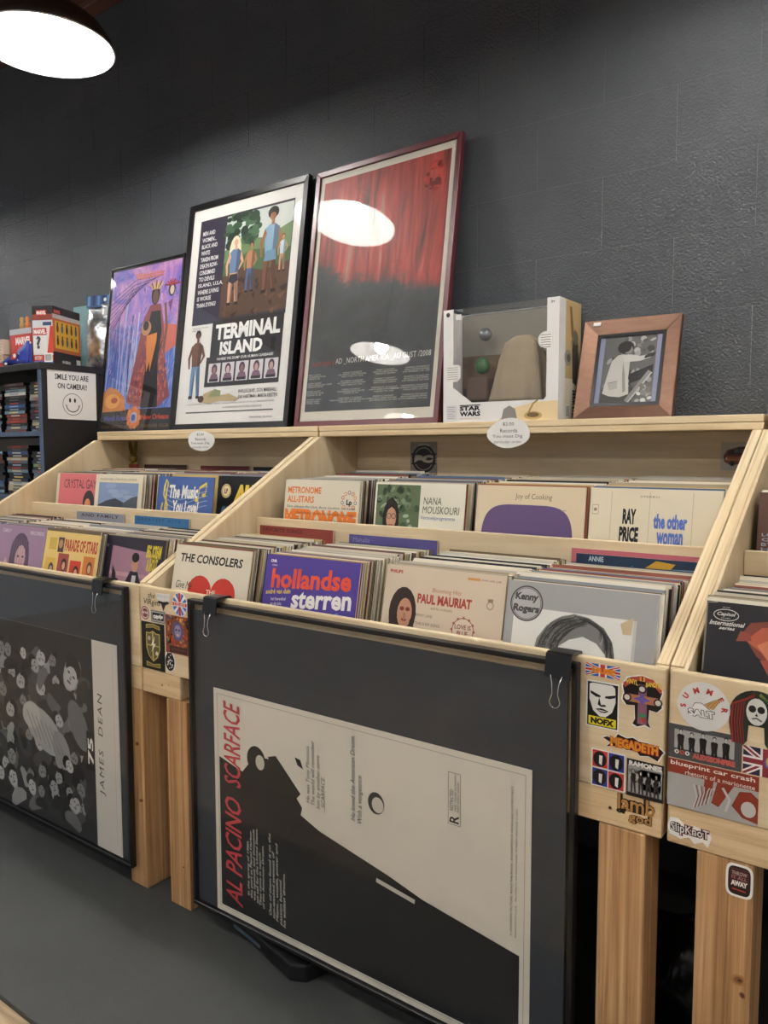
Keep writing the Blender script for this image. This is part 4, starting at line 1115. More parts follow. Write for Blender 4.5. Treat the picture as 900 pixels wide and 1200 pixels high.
def art_parade(a):
    a.rect(.005, .005, .995, .995, '#dcc27a')
    a.rect(.08, .80, .22, .93, '#c9a84a'); a.rect(.25, .78, .36, .94, '#4a3a3a'); a.ell(.30, .87, .04, .05, '#b58a6a', 10)
    a.text('PARADE OF STARS', .38, .80, .97, .93, '#b5402f', bold=.04)
    cols = ['#d8b050', '#a04a48', '#c23c30', '#c87a38']; 
    for k in range(4):
        x0 = .05 + .235 * k; y0 = .52 if k % 2 else .46
        a.rect(x0, y0, x0 + .20, y0 + .25, cols[k]); a.ell(x0 + .12, y0 + .13, .05, .07, ['#3a4a5a', '#2a1f24', '#3a2a24', '#6a3a2a'][k], 10); a.ell(x0 + .12, y0 + .12, .03, .045, '#c9a080', 10)
        x1 = .02 + .235 * k; a.rect(x1 + .12, .18, x1 + .30, .40, ['#e0c24a', '#d29a3a', '#e4cc6a', '#b8503a'][k])
    a.ell(.50, .33, .06, .08, '#7a3a2a', 10)
def art_bolt(a):
    a.rect(0, 0, 1, 1, '#2a2632'); a.poly([(.16, .40), (.16, .90), (.80, .86), (.84, .45)], '#9a7484')
    a.rect(.16, .60, .82, .64, '#b58a94')
    a.poly([(.22, .30), (.20, .70), (.27, .62), (.30, .38)], '#1f1c26'); a.poly([(.42, .30), (.44, .55), (.50, .66), (.62, .66), (.70, .52), (.74, .30)], '#25222c')
    a.poly([(.52, .34), (.54, .62), (.60, .62), (.60, .34)], '#c9c2c4'); a.ell(.565, .74, .055, .085, '#b58468', 14); a.ell(.56, .80, .06, .05, '#1c1718', 14)
    a.ell(.42, .36, .07, .05, '#c08a5c', 10)
    a.poly([(.74, .62), (.84, .64), (.81, .52), (.86, .53), (.74, .36), (.77, .48), (.72, .47)], '#d8c23a')
    a.text('BEG, SCREAM\n& SHOUT', .72, .68, .95, .94, '#d2be3c', bold=.05, shear=.2, line=.8, align='CENTER')
    a.text('EPIC', .05, .88, .10, .91, '#a8b8d0')
def art_black_hand(a):
    a.rect(0, 0, 1, 1, '#242226')
    a.text('SPE 10042', .088, .968, .128, .974, '#d8d4cc')
    a.ell(.108, .928, .068, .034, '#d9d5cd', 28); a.ell(.108, .928, .064, .030, '#242226', 28)
    a.text('Capitol', .060, .918, .158, .944, '#d9d5cd', bold=.02, shear=.25); a.text('RECORDS', .084, .906, .132, .913, '#d9d5cd', space=1.3)
    a.text('International', .022, .868, .212, .894, '#d9d5cd', bold=.02, shear=.35); a.text('series', .075, .845, .160, .863, '#d9d5cd', bold=.02, shear=.35)
    for p, c in (([(.20, .84), (.24, .90), (.34, .92), (.52, .93), (.56, .66), (.40, .64), (.28, .72)], '#7a3c30'), ([(.22, .80), (.30, .88), (.50, .90), (.52, .74), (.34, .72)], '#b05a40'), ([(.28, .78), (.36, .83), (.50, .84), (.50, .72), (.34, .70)], '#c87a58'), ([(.17, .79), (.25, .80), (.24, .84), (.19, .85)], '#8a4436'), ([(.30, .70), (.44, .72), (.48, .58), (.36, .60)], '#a04c3a')): a.poly(p, c)
    a.line([(.005, .60), (.005, .99)], .006, '#8a8478'); a.line([(.004, .992), (.06, .996)], .004, '#a39c8e')
def art_brown_list(a):
    a.rect(0, 0, 1, 1, '#5b3f34'); a.poly([(.06, .90), (.16, .95), (.30, .92), (.24, .80), (.12, .80)], '#3f8a5a'); a.line([(.12, .88), (.18, .92), (.24, .88)], .015, '#e4e0d4')
    for k in range(15): a.text(['LOVE LETTERS', 'GEORGIA', 'BY THE TIME', 'HALFWAY', 'MOODY RIVER', 'SUMMER WIND'][k % 6], .03, .69 - .034 * k, .42, .712 - .034 * k, '#a9bcd8')

G = 'records filed in the bins'
def col_label(where): return 'record sleeve filed edge-on ' + where
def col(x0, y0, y1, n, row, where, seed, **k):
    fl = FLOOR_F if row == 'f' else FLOOR_B
    l0, l1 = (LF, .17) if row == 'f' else (LB, .08)
    column(x0 + S / 2, y0, y1, n, l0, l1, fl, col_label(where), 'sleeves ' + where, seed, **k)

# ---- middle bin, front row
cover('record_sleeve', -1.842, .030, LF, FLOOR_F, '#ded5bf', '#d6ccb2', 'cream record cover with a big red heart and black italic lettering, middle bin', art_heart)
cover('record_sleeve', -1.466, .026, LF, FLOOR_F, '#4b3a8c', '#c9bfd6', 'purple record cover with big orange, white and blue lettering', art_dutch)
cover('record_sleeve', -1.073, .028, LF, FLOOR_F, '#d3c2ab', '#cdbf9f', 'tan record cover with a dark-haired face and red lettering', art_mauriat, z=FLOOR_F(.028) + .006)
cover('record_sleeve', -0.752, .024, LF, FLOOR_F, '#a3a3a1', '#e6e0d0', 'silver-grey record cover with a pencil sketch of hair and round logo', art_sketch, mat=GLOSSPRINT)
col(-1.842, .036, .345, 24, 'f', 'behind the cream cover with the red heart', 101)
col(-1.462, .032, .345, 24, 'f', 'behind the purple cover with orange and white lettering', 102)
col(-1.068, .034, .345, 24, 'f', 'behind the tan cover with the dark-haired face', 103, dz=.004)
col(-0.748, .030, .345, 24, 'f', 'behind the silver-grey sketch cover', 104)
# ---- middle bin, rear row
cover('record_sleeve', -1.798, .474, LB, FLOOR_B, '#d8d0bb', '#d9cba8', 'cream record cover with orange block lettering, rear row of the middle bin', art_metronome)
cover('record_sleeve', -1.422, .474, LB, FLOOR_B, '#e3ddca', '#d8d0b8', 'record cover with a green garden photo of a person in glasses', art_green_photo)
cover('record_sleeve', -1.068, .472, LB, FLOOR_B, '#d6c5a6', '#cbb98f', 'tan record cover with one large purple rounded shape', art_purple_shape)
cover('record_sleeve', -0.740, .470, LB, FLOOR_B, '#ded3b8', '#d9cba8', 'cream record cover ruled into columns with black and blue lettering', art_columns)
col(-1.798, .481, .93, 18, 'b', 'behind the cream cover with orange block lettering', 111)
col(-1.420, .481, .93, 18, 'b', 'behind the green garden photo cover', 112)
col(-1.066, .479, .93, 18, 'b', 'behind the tan cover with the purple shape', 113)
col(-0.738, .477, .93, 18, 'b', 'behind the ruled cream cover with blue lettering', 114)
# ---- left bin, front row
cover('record_sleeve', -3.235, .060, LF, FLOOR_F, '#2b2a2e', '#cfc2a4', 'dark record cover at the far left edge of the left bin', None)
cover('record_sleeve', -2.862, .034, LF, FLOOR_F, '#9a7f98', '#cfc2c4', 'mauve record cover of a long-haired person, left bin', art_longhair, z=FLOOR_F(.03) + .006)
cover('record_sleeve', -2.535, .030, LF, FLOOR_F, '#dcc27a', '#e0d6bc', 'yellow record cover with a row of small coloured portrait squares', art_parade)
cover('record_sleeve', -2.248, .064, LF, FLOOR_F, '#2a2632', '#8a7a6a', 'dark record cover of a seated musician with a yellow lightning bolt', art_bolt)
col(-3.235, .068, .345, 13, 'f', 'at the far left end of the left bin, front row', 121)
col(-2.862, .041, .345, 13, 'f', 'behind the mauve long-haired cover', 122)
col(-2.540, .037, .345, 13, 'f', 'behind the yellow cover of portrait squares', 123)
col(-2.246, .071, .345, 13, 'f', 'behind the dark cover with the yellow bolt', 124)
# ---- left bin, rear row
cover('record_sleeve', -3.165, .490, LB, FLOOR_B, '#cf6f72', '#d9a8a4', 'pink record cover with dark thin capitals, rear row of the left bin', art_pink)
cover('record_sleeve', -2.872, .474, LB, FLOOR_B, '#dcd2b8', '#e2d8bf', 'cream-bordered record cover with a dusky blue landscape', art_landscape, rz=-.01)
cover('record_sleeve', -2.465, .474, LB, FLOOR_B, '#3f5a94', '#6a5a4a', 'blue record cover with yellow treble clef and music notes', art_music)
cover('record_sleeve', -2.246, .580, LB, FLOOR_B, '#17161a', '#e6e0d0', 'black record cover with fat yellow and orange letters', art_alley)
col(-3.200, .500, .93, 8, 'b', 'behind the pink cover with thin capitals', 131, extra=4)
col(-2.868, .482, .93, 8, 'b', 'behind the dusky blue landscape cover', 132, extra=4)
col(-2.545, .600, .93, 8, 'b', 'behind the blue cover with the treble clef', 133, extra=3)
col(-2.244, .588, .93, 8, 'b', 'behind the black cover with fat yellow letters', 134, extra=3)
# ---- right bin
cover('record_sleeve', -0.352, .024, LF, FLOOR_F, '#242226', '#b8b0a0', 'worn black record cover with an orange glowing hand, right bin', art_black_hand)
cover('record_sleeve', -0.349, .472, LB, FLOOR_B, '#5b3f34', '#8a7a66', 'brown record cover with a green badge and pale blue list, right bin', art_brown_list)
col(-0.350, .031, .345, 8, 'f', 'behind the worn black cover with the orange hand', 141, extra=5)
col(-0.348, .480, .93, 8, 'b', 'behind the brown cover with the green badge', 142, extra=5)
col(-0.015, .031, .345, 8, 'f', 'x', 143, extra=5, only_stuff=True)
col(-0.010, .480, .93, 8, 'b', 'x', 144, extra=5, only_stuff=True)
me = bpy.data.meshes.new('sleeves'); me.from_pydata(stuffV, [], stuffF)
_at = me.color_attributes.new('Col', 'FLOAT_COLOR', 'CORNER'); _b = []
for c in stuffC: _b += [*c, 1.0] * 4
_at.data.foreach_set('color', _b)
so = obj('packed_record_sleeves', me, SLEEVE); tag(so, 'hundreds of thin record sleeves packed tight between the others in all bins', 'records', kind='stuff')

# ---- sleeves standing proud against the risers
def riser_card(x0, w, ztop, y, bg, label, art=None, lean=.06):
    o = obj('record_sleeve', coloured_box(0, w, 0, TH, 0, S, bg, '#d9cdb0'), SLEEVE, None, (x0, y - math.sin(lean) * S, ztop - math.cos(lean) * S), (-lean, 0, 0)); tag(o, label, 'record')
    if art: a = Art(w, S); art(a); a.build(o)
def art_blue_edge(a):
    a.rect(0, 0, 1, 1, '#24384f'); a.text('ANNIE', .10, .945, .22, .985, '#c9d4da', bold=.02)
    a.poly([(.50, .90), (.62, .985), (.76, .97), (.70, .90)], '#d9a63a'); a.poly([(.62, .90), (.66, .93), (.74, .90)], '#5a6ab0'); a.line([(.35, .90), (.45, .93)], .012, '#4f8ab0'); a.line([(.70, .92), (.96, .93)], .02, '#7f9ab0')
def art_hits(a): a.rect(0, 0, 1, 1, '#3a6f9c'); a.text('GREATEST HITS', .05, .945, .85, .98, '#1f3f60', space=1.5, bold=.02)
def art_family(a): a.rect(0, 0, 1, 1, '#8f8f9a'); a.text('AND FAMILY', .10, .94, .9, .98, '#33333c', space=1.2, bold=.02)
def art_plaque(a): a.rect(0, 0, 1, 1, '#8a8cb0'); a.text('SOUVENIR', .3, .94, .9, .98, '#2a2a34', space=1.2, bold=.02)
def art_mahal(a): a.rect(0, 0, 1, 1, '#57508a'); a.text('Mahalia', .05, .93, .25, .975, '#8a84b4')
def art_mar(a): a.rect(0, 0, 1, 1, '#8f3f36'); a.text('FAVORITE SONGS', .05, .94, .60, .98, '#5a1f1c', bold=.02)
riser_card(-.760, S, 1.078, .441, '#b8606c', 'pink record leaning on the step behind the silver-grey sketch records')
riser_card(-.745, S, 1.067, .434, '#24384f', 'dark blue record with a yellow patch below the ruled cream cover', art_blue_edge)
riser_card(-1.470, .34 - .025, 1.069, .440, '#57508a', 'plain purple record leaning on the step above the purple lettered cover', art_mahal)
riser_card(-1.848, S, 1.076, .440, '#8f3f36', 'dark red record leaning on the step below the orange-lettered cover', art_mar)
riser_card(-2.520, S, 1.076, .440, '#3a6f9c', 'blue record with spaced capitals leaning on the step of the left bin', art_hits)
riser_card(-2.905, S, 1.076, .440, '#8f8f9a', 'grey record with dark capitals leaning on the step of the left bin', art_family)
riser_card(-1.872, S, 1.246, .985, '#e4e0d6', 'white record sleeve standing tallest at the back of the middle bin', lean=.03)
riser_card(-3.190, S, 1.256, .990, '#4a3230', 'dark brown record standing at the back of the left bin', lean=.03)
riser_card(-2.780, S, 1.254, .990, '#6e2f2c', 'dark red record standing at the back of the left bin', lean=.03)
riser_card(-2.440, S, 1.252, .990, '#1f1e22', 'black record standing at the back of the left bin', lean=.03)

# ================================================================== stickers on the bin fronts
def sticker(name, label, x0, z1, x1, z0, draw, bg='#efece6', shape=None, y=-0.0002, mat=None, cat='sticker'):
    """flat sticker between (x0, z0) and (x1, z1) on the front panels; shape = outline in 0..1 or None for a rectangle"""
    w, h = x1 - x0, z1 - z0
    pts = shape or [(0, 0), (1, 0), (1, 1), (0, 1)]
    o = obj(name, prism_mesh([(p[0] * w, p[1] * h) for p in pts], 'y', -.0005, 0), plain(name + '_film', bg, .35), None, (x0, y, z0)); tag(o, label, cat)
    a = Art(w, h); draw(a); a.build(o, (0, -.0004, 0), mat=mat or GLOSSPRINT)
    return o
def oval(n=28, sx=1.0, sy=1.0): return [(.5 + .5 * sx * math.cos(2 * math.pi * k / n), .5 + .5 * sy * math.sin(2 * math.pi * k / n)) for k in range(n)]
def union_jack(a, x0=0, y0=0, x1=1, y1=1, blue='#2f5fae', red='#c23a34', clip=None):
    L = lambda x, y: (x0 + x * (x1 - x0), y0 + y * (y1 - y0))
    R = lambda p, c: a.poly([L(*q) for q in p], c)
    R([(0, 0), (1, 0), (1, 1), (0, 1)], blue)
    R([(0, 0), (.12, 0), (1, .88), (1, 1), (.88, 1), (0, .12)], '#ece9e4'); R([(1, 0), (1, .12), (.12, 1), (0, 1), (0, .88), (.88, 0)], '#ece9e4')
    R([(0, 0), (.05, 0), (1, .95), (1, 1), (.95, 1), (0, .05)], red); R([(1, 0), (1, .05), (.05, 1), (0, 1), (0, .95), (.95, 0)], red)
    R([(.38, 0), (.62, 0), (.62, 1), (.38, 1)], '#ece9e4'); R([(0, .34), (1, .34), (1, .66), (0, .66)], '#ece9e4')
    R([(.43, 0), (.57, 0), (.57, 1), (.43, 1)], red); R([(0, .41), (1, .41), (1, .59), (0, .59)], red)

def d_muse(a): union_jack(a); a.text('MUSE', .18, .24, .86, .72, '#e08a2a', bold=.08)
sticker('flag_sticker', 'flag sticker with orange lettering, topmost of the stickers beside the right clip', -.545, .9215, -.479, .898, d_muse)
def d_face(a):
    a.rect(.04, .03, .96, .97, '#141414'); a.rect(.08, .05, .92, .235, '#e2cf2e'); a.text('NOFX', .15, .075, .86, .21, '#141414', bold=.07)
    a.poly([(.10, .92), (.20, .95), (.80, .95), (.88, .90), (.90, .60), (.80, .38), (.60, .25), (.42, .25), (.22, .36), (.10, .60)], '#e9e6df')
    a.poly([(.12, .78), (.44, .70), (.44, .66), (.30, .66), (.14, .72)], '#141414'); a.poly([(.58, .70), (.90, .76), (.88, .70), (.72, .66), (.58, .66)], '#141414')
    a.poly([(.40, .66), (.36, .50), (.46, .46), (.62, .48), (.58, .52), (.46, .50)], '#141414')
    a.poly([(.30, .40), (.46, .43), (.56, .42), (.70, .39), (.58, .34), (.44, .34)], '#141414'); a.poly([(.36, .39), (.64, .385), (.54, .365), (.44, .365)], '#e9e6df')
    a.poly([(.08, .60), (.22, .36), (.42, .245), (.08, .245)], '#141414'); a.poly([(.92, .60), (.80, .38), (.60, .245), (.92, .245)], '#141414')
sticker('face_sticker', 'black and white face sticker with a yellow strip at the bottom', -.543, .889, -.480, .800, d_face)
cross_shape = [(.40, .0), (.58, .06), (.72, .02), (.66, .12), (.68, .36), (.86, .34), (.98, .44), (.92, .58), (.98, .72), (.82, .88), (.58, .97), (.42, .97), (.14, .90), (.02, .74), (.06, .60), (.02, .48), (.12, .38), (.32, .40), (.34, .14), (.28, .04)]
def d_cross(a):
    a.poly([(.5 + (x - .5) * .93, .5 + (y - .5) * .95) for x, y in cross_shape], '#1d1718')
    a.poly([(.40, .08), (.62, .08), (.60, .80), (.42, .80)], '#8a5a6a'); a.poly([(.14, .46), (.86, .46), (.86, .60), (.14, .60)], '#b5785a')
    a.poly([(.10, .70), (.30, .84), (.50, .88), (.72, .84), (.92, .68), (.94, .76), (.74, .92), (.50, .95), (.24, .91), (.06, .78)], '#b54a3a')
    a.text('VINYL', .12, .765, .40, .855, '#e8c84a', bold=.04, bend=.25); a.text('BANDITS', .58, .765, .92, .855, '#e8c84a', bold=.04, bend=.25); a.rect(.44, .86, .56, .96, '#d8924a'); a.line([(.50, .87), (.50, .95)], .03, '#3a1a14')
    a.poly([(.30, .53), (.44, .50), (.50, .42), (.56, .50), (.70, .53), (.56, .57), (.50, .66), (.44, .57)], '#6a5ab0')
    for x, y in ((.16, .53), (.86, .52), (.50, .72)): a.ell(x, y, .10, .075, '#2a2226', 14); a.ell(x, y, .065, .05, '#d8cfc4', 12)
    a.ell(.52, .24, .09, .045, '#3f8a5a', 12); a.ell(.53, .17, .05, .05, '#b0402f', 10)
sticker('cross_sticker', 'cross-shaped sticker with a red banner, beside the black and white face sticker', -.478, .917, -.398, .815, d_cross, shape=cross_shape)
mg_shape = [(.0, .62), (.08, .72), (.20, .60), (.25, .95), (.40, .82), (.50, .92), (.60, .80), (.75, .80), (.80, .68), (.90, .72), (1, .52), (.96, .36), (.90, .02), (.76, .18), (.62, .10), (.56, .30), (.40, .24), (.28, .36), (.06, .20), (.14, .44)]
def d_mega(a):
    a.poly([(.5 + (x - .5) * .96, .5 + (y - .5) * .90) for x, y in mg_shape], '#2a1414')
    a.text('MEGADETH', .14, .28, .90, .76, '#c23a2a', bold=.12, space=.95); a.text('MEGADETH', .15, .31, .89, .74, '#e0922e', bold=.05, space=.98)
sticker('lettered_sticker', 'jagged red and orange band-name sticker in the middle of the cluster', -.512, .800, -.394, .758, d_mega, shape=mg_shape)
def d_four(a):
    for i in range(2):
        for j in range(2):
            x0, y0 = .04 + .48 * i, .03 + .49 * j
            a.rect(x0, y0, x0 + .45, y0 + .45, ['#2f3a8a', '#c23a3a', '#c23a3a', '#2f3a8a'][i * 2 + j])
            a.ell(x0 + .22, y0 + .22, .20, .21, '#141216', 16); a.poly([(x0 + .20, y0 + .10), (x0 + .20, y0 + .32), (x0 + .30, y0 + .32), (x0 + .28, y0 + .06)], '#e6e2de')
sticker('four_panel_sticker', 'sticker of four red and blue squares with dark heads', -.531, .759, -.466, .687, d_four)
def d_band(a):
    a.rect(.0, .0, 1, 1, '#1c1b1c'); a.rect(.04, .10, .96, .84, '#9a9894'); a.text('RAMONES', .06, .82, .95, .955, '#e9e6e0', bold=.06)
    rr = random.Random(1)
    for k in range(24): a.rect(rr.uniform(.05, .85), rr.uniform(.12, .78), rr.uniform(.86, .95), rr.uniform(.2, .8), rr.choice(['#8a8884', '#a8a6a0', '#77756f'])); a.layer -= 1
    a.layer += 1
    for k in range(4): figure(a, .18 + .21 * k, .12, .62 - .03 * (k % 2), '#b5b1aa', '#201f20', '#3a393a', '#1a191a')
sticker('band_photo_sticker', 'black square sticker with a grey photo of four standing figures', -.463, .755, -.396, .685, d_band)
def d_lamb(a):
    a.text('lamb', .18, .42, .92, 1.0, '#1c130e', bold=.10); a.text('lamb', .19, .43, .91, .99, '#b5814a', bold=.02)
    a.text('god', .40, .02, .86, .44, '#1c130e', bold=.10); a.text('god', .41, .03, .85, .43, '#b5814a', bold=.02); a.text('of', .16, .30, .36, .50, '#1c130e', bold=.08)
    a.circ(.04, .38, .035, '#4a3526', 12)
def lettering_sticker(name, label, x0, z1, x1, z0, draw, y=0.0018):
    w, h = x1 - x0, z1 - z0
    e = empty(name, (x0, y, z0)); tag(e, label, 'sticker')
    a = Art(w, h); draw(a); a.build(e, (0, 0, 0), mat=GLOSSPRINT)
    return e
lettering_sticker('cut_out_sticker', 'brown cut-out lettering sticker on the pine block under the four-figure photo sticker', -.497, .684, -.402, .630, d_lamb, y=.0012)
# right bin front
def d_summer(a):
    a.circ(.5, .5, .49, '#dedcd8', 36)
    for k, ch in enumerate('SUMMER'):
        t = math.radians(188 - 38 * k); a.glyph_at(ch, .5 + .39 * math.cos(t), .5 + .39 * math.sin(t), .14, t - math.pi / 2, '#c23a34', bold=.05)
    a.poly([(.44, .52), (.68, .46), (.84, .76)], '#c89a5a'); 
    for k in range(4): a.line([(.48 + .07 * k, .52 - .015 * k), (.70 + .04 * k, .70 + .02 * k)], .008, '#8a6030')
    a.ell(.44, .46, .14, .11, '#efeeea', 16); a.line([(.30, .46), (.34, .56), (.46, .58), (.58, .48), (.66, .42), (.60, .30)], .012, '#4a4a4c')
    a.text('SALT', .20, .22, .72, .42, '#4a4a4c', bold=.10, shear=-.1); a.text('SALT', .215, .235, .705, .405, '#eceae6', bold=.04, shear=-.1)
sticker('round_sticker', 'round white sticker with a tipped ice cream cone and red letters', -.376, .913, -.288, .841, d_summer, shape=oval(36))
hair_shape = [(.5 + .5 * math.cos(t), .60 + .40 * math.sin(t)) for t in [math.pi * k / 14 for k in range(15)]] + [(.0, .40), (.06, .10), (.22, .02), (.34, .16), (.36, .42), (.64, .42), (.66, .16), (.78, .02), (.94, .10), (1.0, .40)]
def d_hair(a):
    cols = ['#2f5a34', '#8a2f2a', '#c8a83a', '#1f1b1a', '#3f7a44', '#5a2a24']
    for k in range(26):
        s = -1 if k % 2 else 1; t = (k // 2) / 12
        a.line([(.5 + s * .05, .96 - .05 * t), (.5 + s * (.24 + .20 * t), .80 - .06 * t), (.5 + s * (.27 + .19 * t), .45), (.5 + s * (.22 + .20 * t), .10)], .035, cols[k % 6])
    a.ell(.5, .66, .19, .22, '#d8d6d0', 18); a.ell(.42, .70, .07, .06, '#1c1a1a', 12); a.ell(.58, .70, .07, .06, '#1c1a1a', 12)
    a.poly([(.5, .64), (.47, .59), (.53, .59)], '#2a2828'); a.line([(.42, .54), (.5, .56), (.60, .52)], .03, '#5a5654')
sticker('skull_sticker', 'cut-out sticker of a pale skull with long green and brown dreadlocks', -.290, .920, -.205, .815, d_hair, bg='#1d241c', shape=hair_shape)
def d_band2(a):
    a.rect(0, 0, 1, 1, '#4a4a4d'); a.rect(.08, .30, .90, .86, '#a3a2a0'); rr = random.Random(2)
    for k in range(5): figure(a, .17 + .155 * k, .02, .86 - .05 * (k % 2), '#b9b5b0', '#1a1a1b', '#1a1a1b', '#141414', arms=False)
    a.rect(0, 0, 1, .26, '#4a4a4d'); a.rect(0, .26, .08, .9, '#4a4a4d')
    for k in range(3): a.circ(.12 + .075 * k, .20, .032, ['#d8d4d0', '#c24a40', '#d8d4d0'][k], 12); a.circ(.12 + .075 * k, .20, .014, '#3a3a3c', 10)
    a.text('ALEXISONFIRE', .34, .09, .92, .26, '#c25a50', bold=.07)
sticker('group_photo_sticker', 'dark grey sticker with a strip photo of five figures, below the round sticker', -.389, .837, -.268, .776, d_band2)
def d_flag2(a): union_jack(a, blue='#2a2440', red='#8a2f3a'); a.circ(.62, .52, .16, '#4a5a9a', 14); a.ell(.60, .56, .10, .2, '#c9a24a', 10); a.circ(.60, .62, .06, '#d9b89a', 10)
sticker('dark_flag_sticker', 'small dark flag sticker below the skull with dreadlocks', -.266, .824, -.196, .776, d_flag2, bg='#e8e6e2')
def d_blueprint(a):
    a.rect(0, 0, 1, 1, '#a9a7a4'); a.rect(0, .70, 1, 1, '#8a3524')
    a.text('blueprint car crash', .03, .845, .96, .965, '#ebe5dc', bold=.015); a.text('rhetoric of a marionette', .20, .715, .96, .805, '#ebe5dc')
    for p in ([(.42, .70), (.52, .70), (.50, .40), (.40, .25)], [(.56, .70), (.74, .70), (.66, .45), (.58, .20), (.50, .25)], [(.72, .30), (.80, .62), (.92, .66), (1, .55), (1, .05), (.84, .10)]): a.poly(p, '#8a3524')
    for k in range(9): a.line([(.30 + .02 * k, .05 + .02 * k), (.34 + .02 * k, .30 + .03 * k), (.30 + .03 * k, .55)], .012, '#7a4a3c' if k % 2 else '#c9c6c2')
    a.ell(.90, .30, .08, .16, '#c4c1bd', 14); a.line([(.62, .62), (.70, .40), (.66, .15)], .03, '#c4c1bd')
sticker('bumper_sticker', 'rust-red and grey bumper sticker with white typewriter lettering', -.389, .774, -.240, .688, d_blueprint)
sk_shape = [(.0, .55), (.06, .92), (.24, .95), (.40, .75), (.60, .80), (.96, .70), (1, .50), (.92, .10), (.80, .25), (.62, .10), (.50, .30), (.30, .15), (.06, .25)]
def d_slip(a): a.text('SlipKnoT', .06, .28, .95, .78, '#6a1f2a', bold=.14, shear=-.05); a.text('SlipKnoT', .07, .30, .94, .76, '#1c1718', bold=.07, shear=-.05); a.text('SlipKnoT', .075, .31, .935, .75, '#e6e2de', bold=.01, shear=-.05)
sticker('scrawl_sticker', 'white-edged scrawled lettering sticker on the right bin pine block', -.388, .668, -.312, .622, d_slip, shape=sk_shape, y=.0015)
rr_shape = [(.5 + (.5 if k % 2 else .44) * 0 + .5 * math.copysign(abs(math.cos(t)) ** .45, math.cos(t)), .5 + .5 * math.copysign(abs(math.sin(t)) ** .45, math.sin(t))) for k, t in enumerate([2 * math.pi * k / 32 for k in range(32)])]
def d_away(a):
    a.poly([(.5 + (x - .5) * .82, .5 + (y - .5) * .86) for x, y in rr_shape], '#2a1c1e')
    for k in range(6): a.line([(.16, .84 - .07 * k), (.84, .84 - .07 * k)], .03, '#7a3034')
    a.text('THROW', .22, .66, .78, .78, '#b59a94', bold=.03); a.text('IT ALL', .22, .54, .78, .64, '#a8746c', bold=.03); a.text('AWAY', .20, .34, .80, .50, '#ebe5de', bold=.06); a.line([(.25, .24), (.75, .22)], .06, '#b5402f')
sticker('badge_sticker', 'dark rounded badge sticker with a white rim on the right bin post', -.288, .612, -.244, .553, d_away, shape=rr_shape, y=.0035)
# left cluster on the middle bin front
def d_vir(a): a.text('the', .30, .62, .70, .98, '#2a2420', shear=.3); a.text('VIRgins', .05, .05, .98, .55, '#2a2420', shear=.15)
lettering_sticker('cut_out_sticker', 'small black handwritten lettering on pale plywood above the black shield sticker', -1.886, .916, -1.806, .872, d_vir, y=-.0004)
def d_heart(a):
    a.poly([(0, .95), (1, 1), (.94, .62), (.64, .48), (.30, .46), (.06, .66)], '#dfdcd6'); a.text('BON JOVI', .08, .70, .94, .90, '#a9b4c8')
    a.poly([(.5, .52), (.20, .56), (.08, .44), (.36, .40), (.50, .02), (.66, .36), (.94, .50), (.80, .58)], '#23201f')
lettering_sticker('cut_out_sticker', 'pale sticker with a small winged dagger left of the oval flag', -1.826, .919, -1.762, .866, d_heart, y=-.0004)
def d_uk(a):
    n = 40
    a.ell(.5, .5, .49, .49, '#ece9e4', n)
    for q in range(4):
        t0 = q * math.pi / 2
        for (b0, b1) in ((.28, .62), (.95, 1.29)):
            a.poly([(.5 + .12 * math.cos(t0 + (b0 + b1) / 2), .5 + .12 * math.sin(t0 + (b0 + b1) / 2))] + [(.5 + .47 * math.cos(t0 + b0 + (b1 - b0) * k / 6), .5 + .47 * math.sin(t0 + b0 + (b1 - b0) * k / 6)) for k in range(7)], '#2f6fc0')
    a.rect(.42, .03, .58, .97, '#c8362f'); a.rect(.03, .43, .97, .57, '#c8362f')
    a.rect(.14, .40, .86, .60, '#dcd8d2'); a.text('SEX PISTOLS', .17, .44, .83, .56, '#c8362f', bold=.06)
sticker('oval_flag_sticker', 'oval flag sticker with white, red and blue rays near the left clip', -1.753, .929, -1.690, .861, d_uk, shape=oval(36))
def d_round(a): a.ell(.5, .5, .46, .46, '#8a2f34', 24); a.ell(.5, .5, .38, .38, '#d8cfc8', 24); a.ell(.5, .5, .30, .30, '#8a3a3c', 20); a.text('THE WHO', .15, .42, .85, .60, '#e4dcd4', bold=.05)
sticker('badge_sticker', 'small round red and white badge sticker beside the boxed white lettering', -1.899, .875, -1.855, .831, d_round, shape=oval(24))
def d_oasis(a): a.frame(.02, .05, .98, .95, .03, '#5a5a5c'); a.rect(.10, .22, .90, .80, '#141416'); a.text('oasis', .15, .30, .85, .72, '#eceae6', bold=.06)
sticker('boxed_sticker', 'small grey sticker with white lower-case letters in a black box', -1.850, .866, -1.787, .830, d_oasis, bg='#a9a8a6')
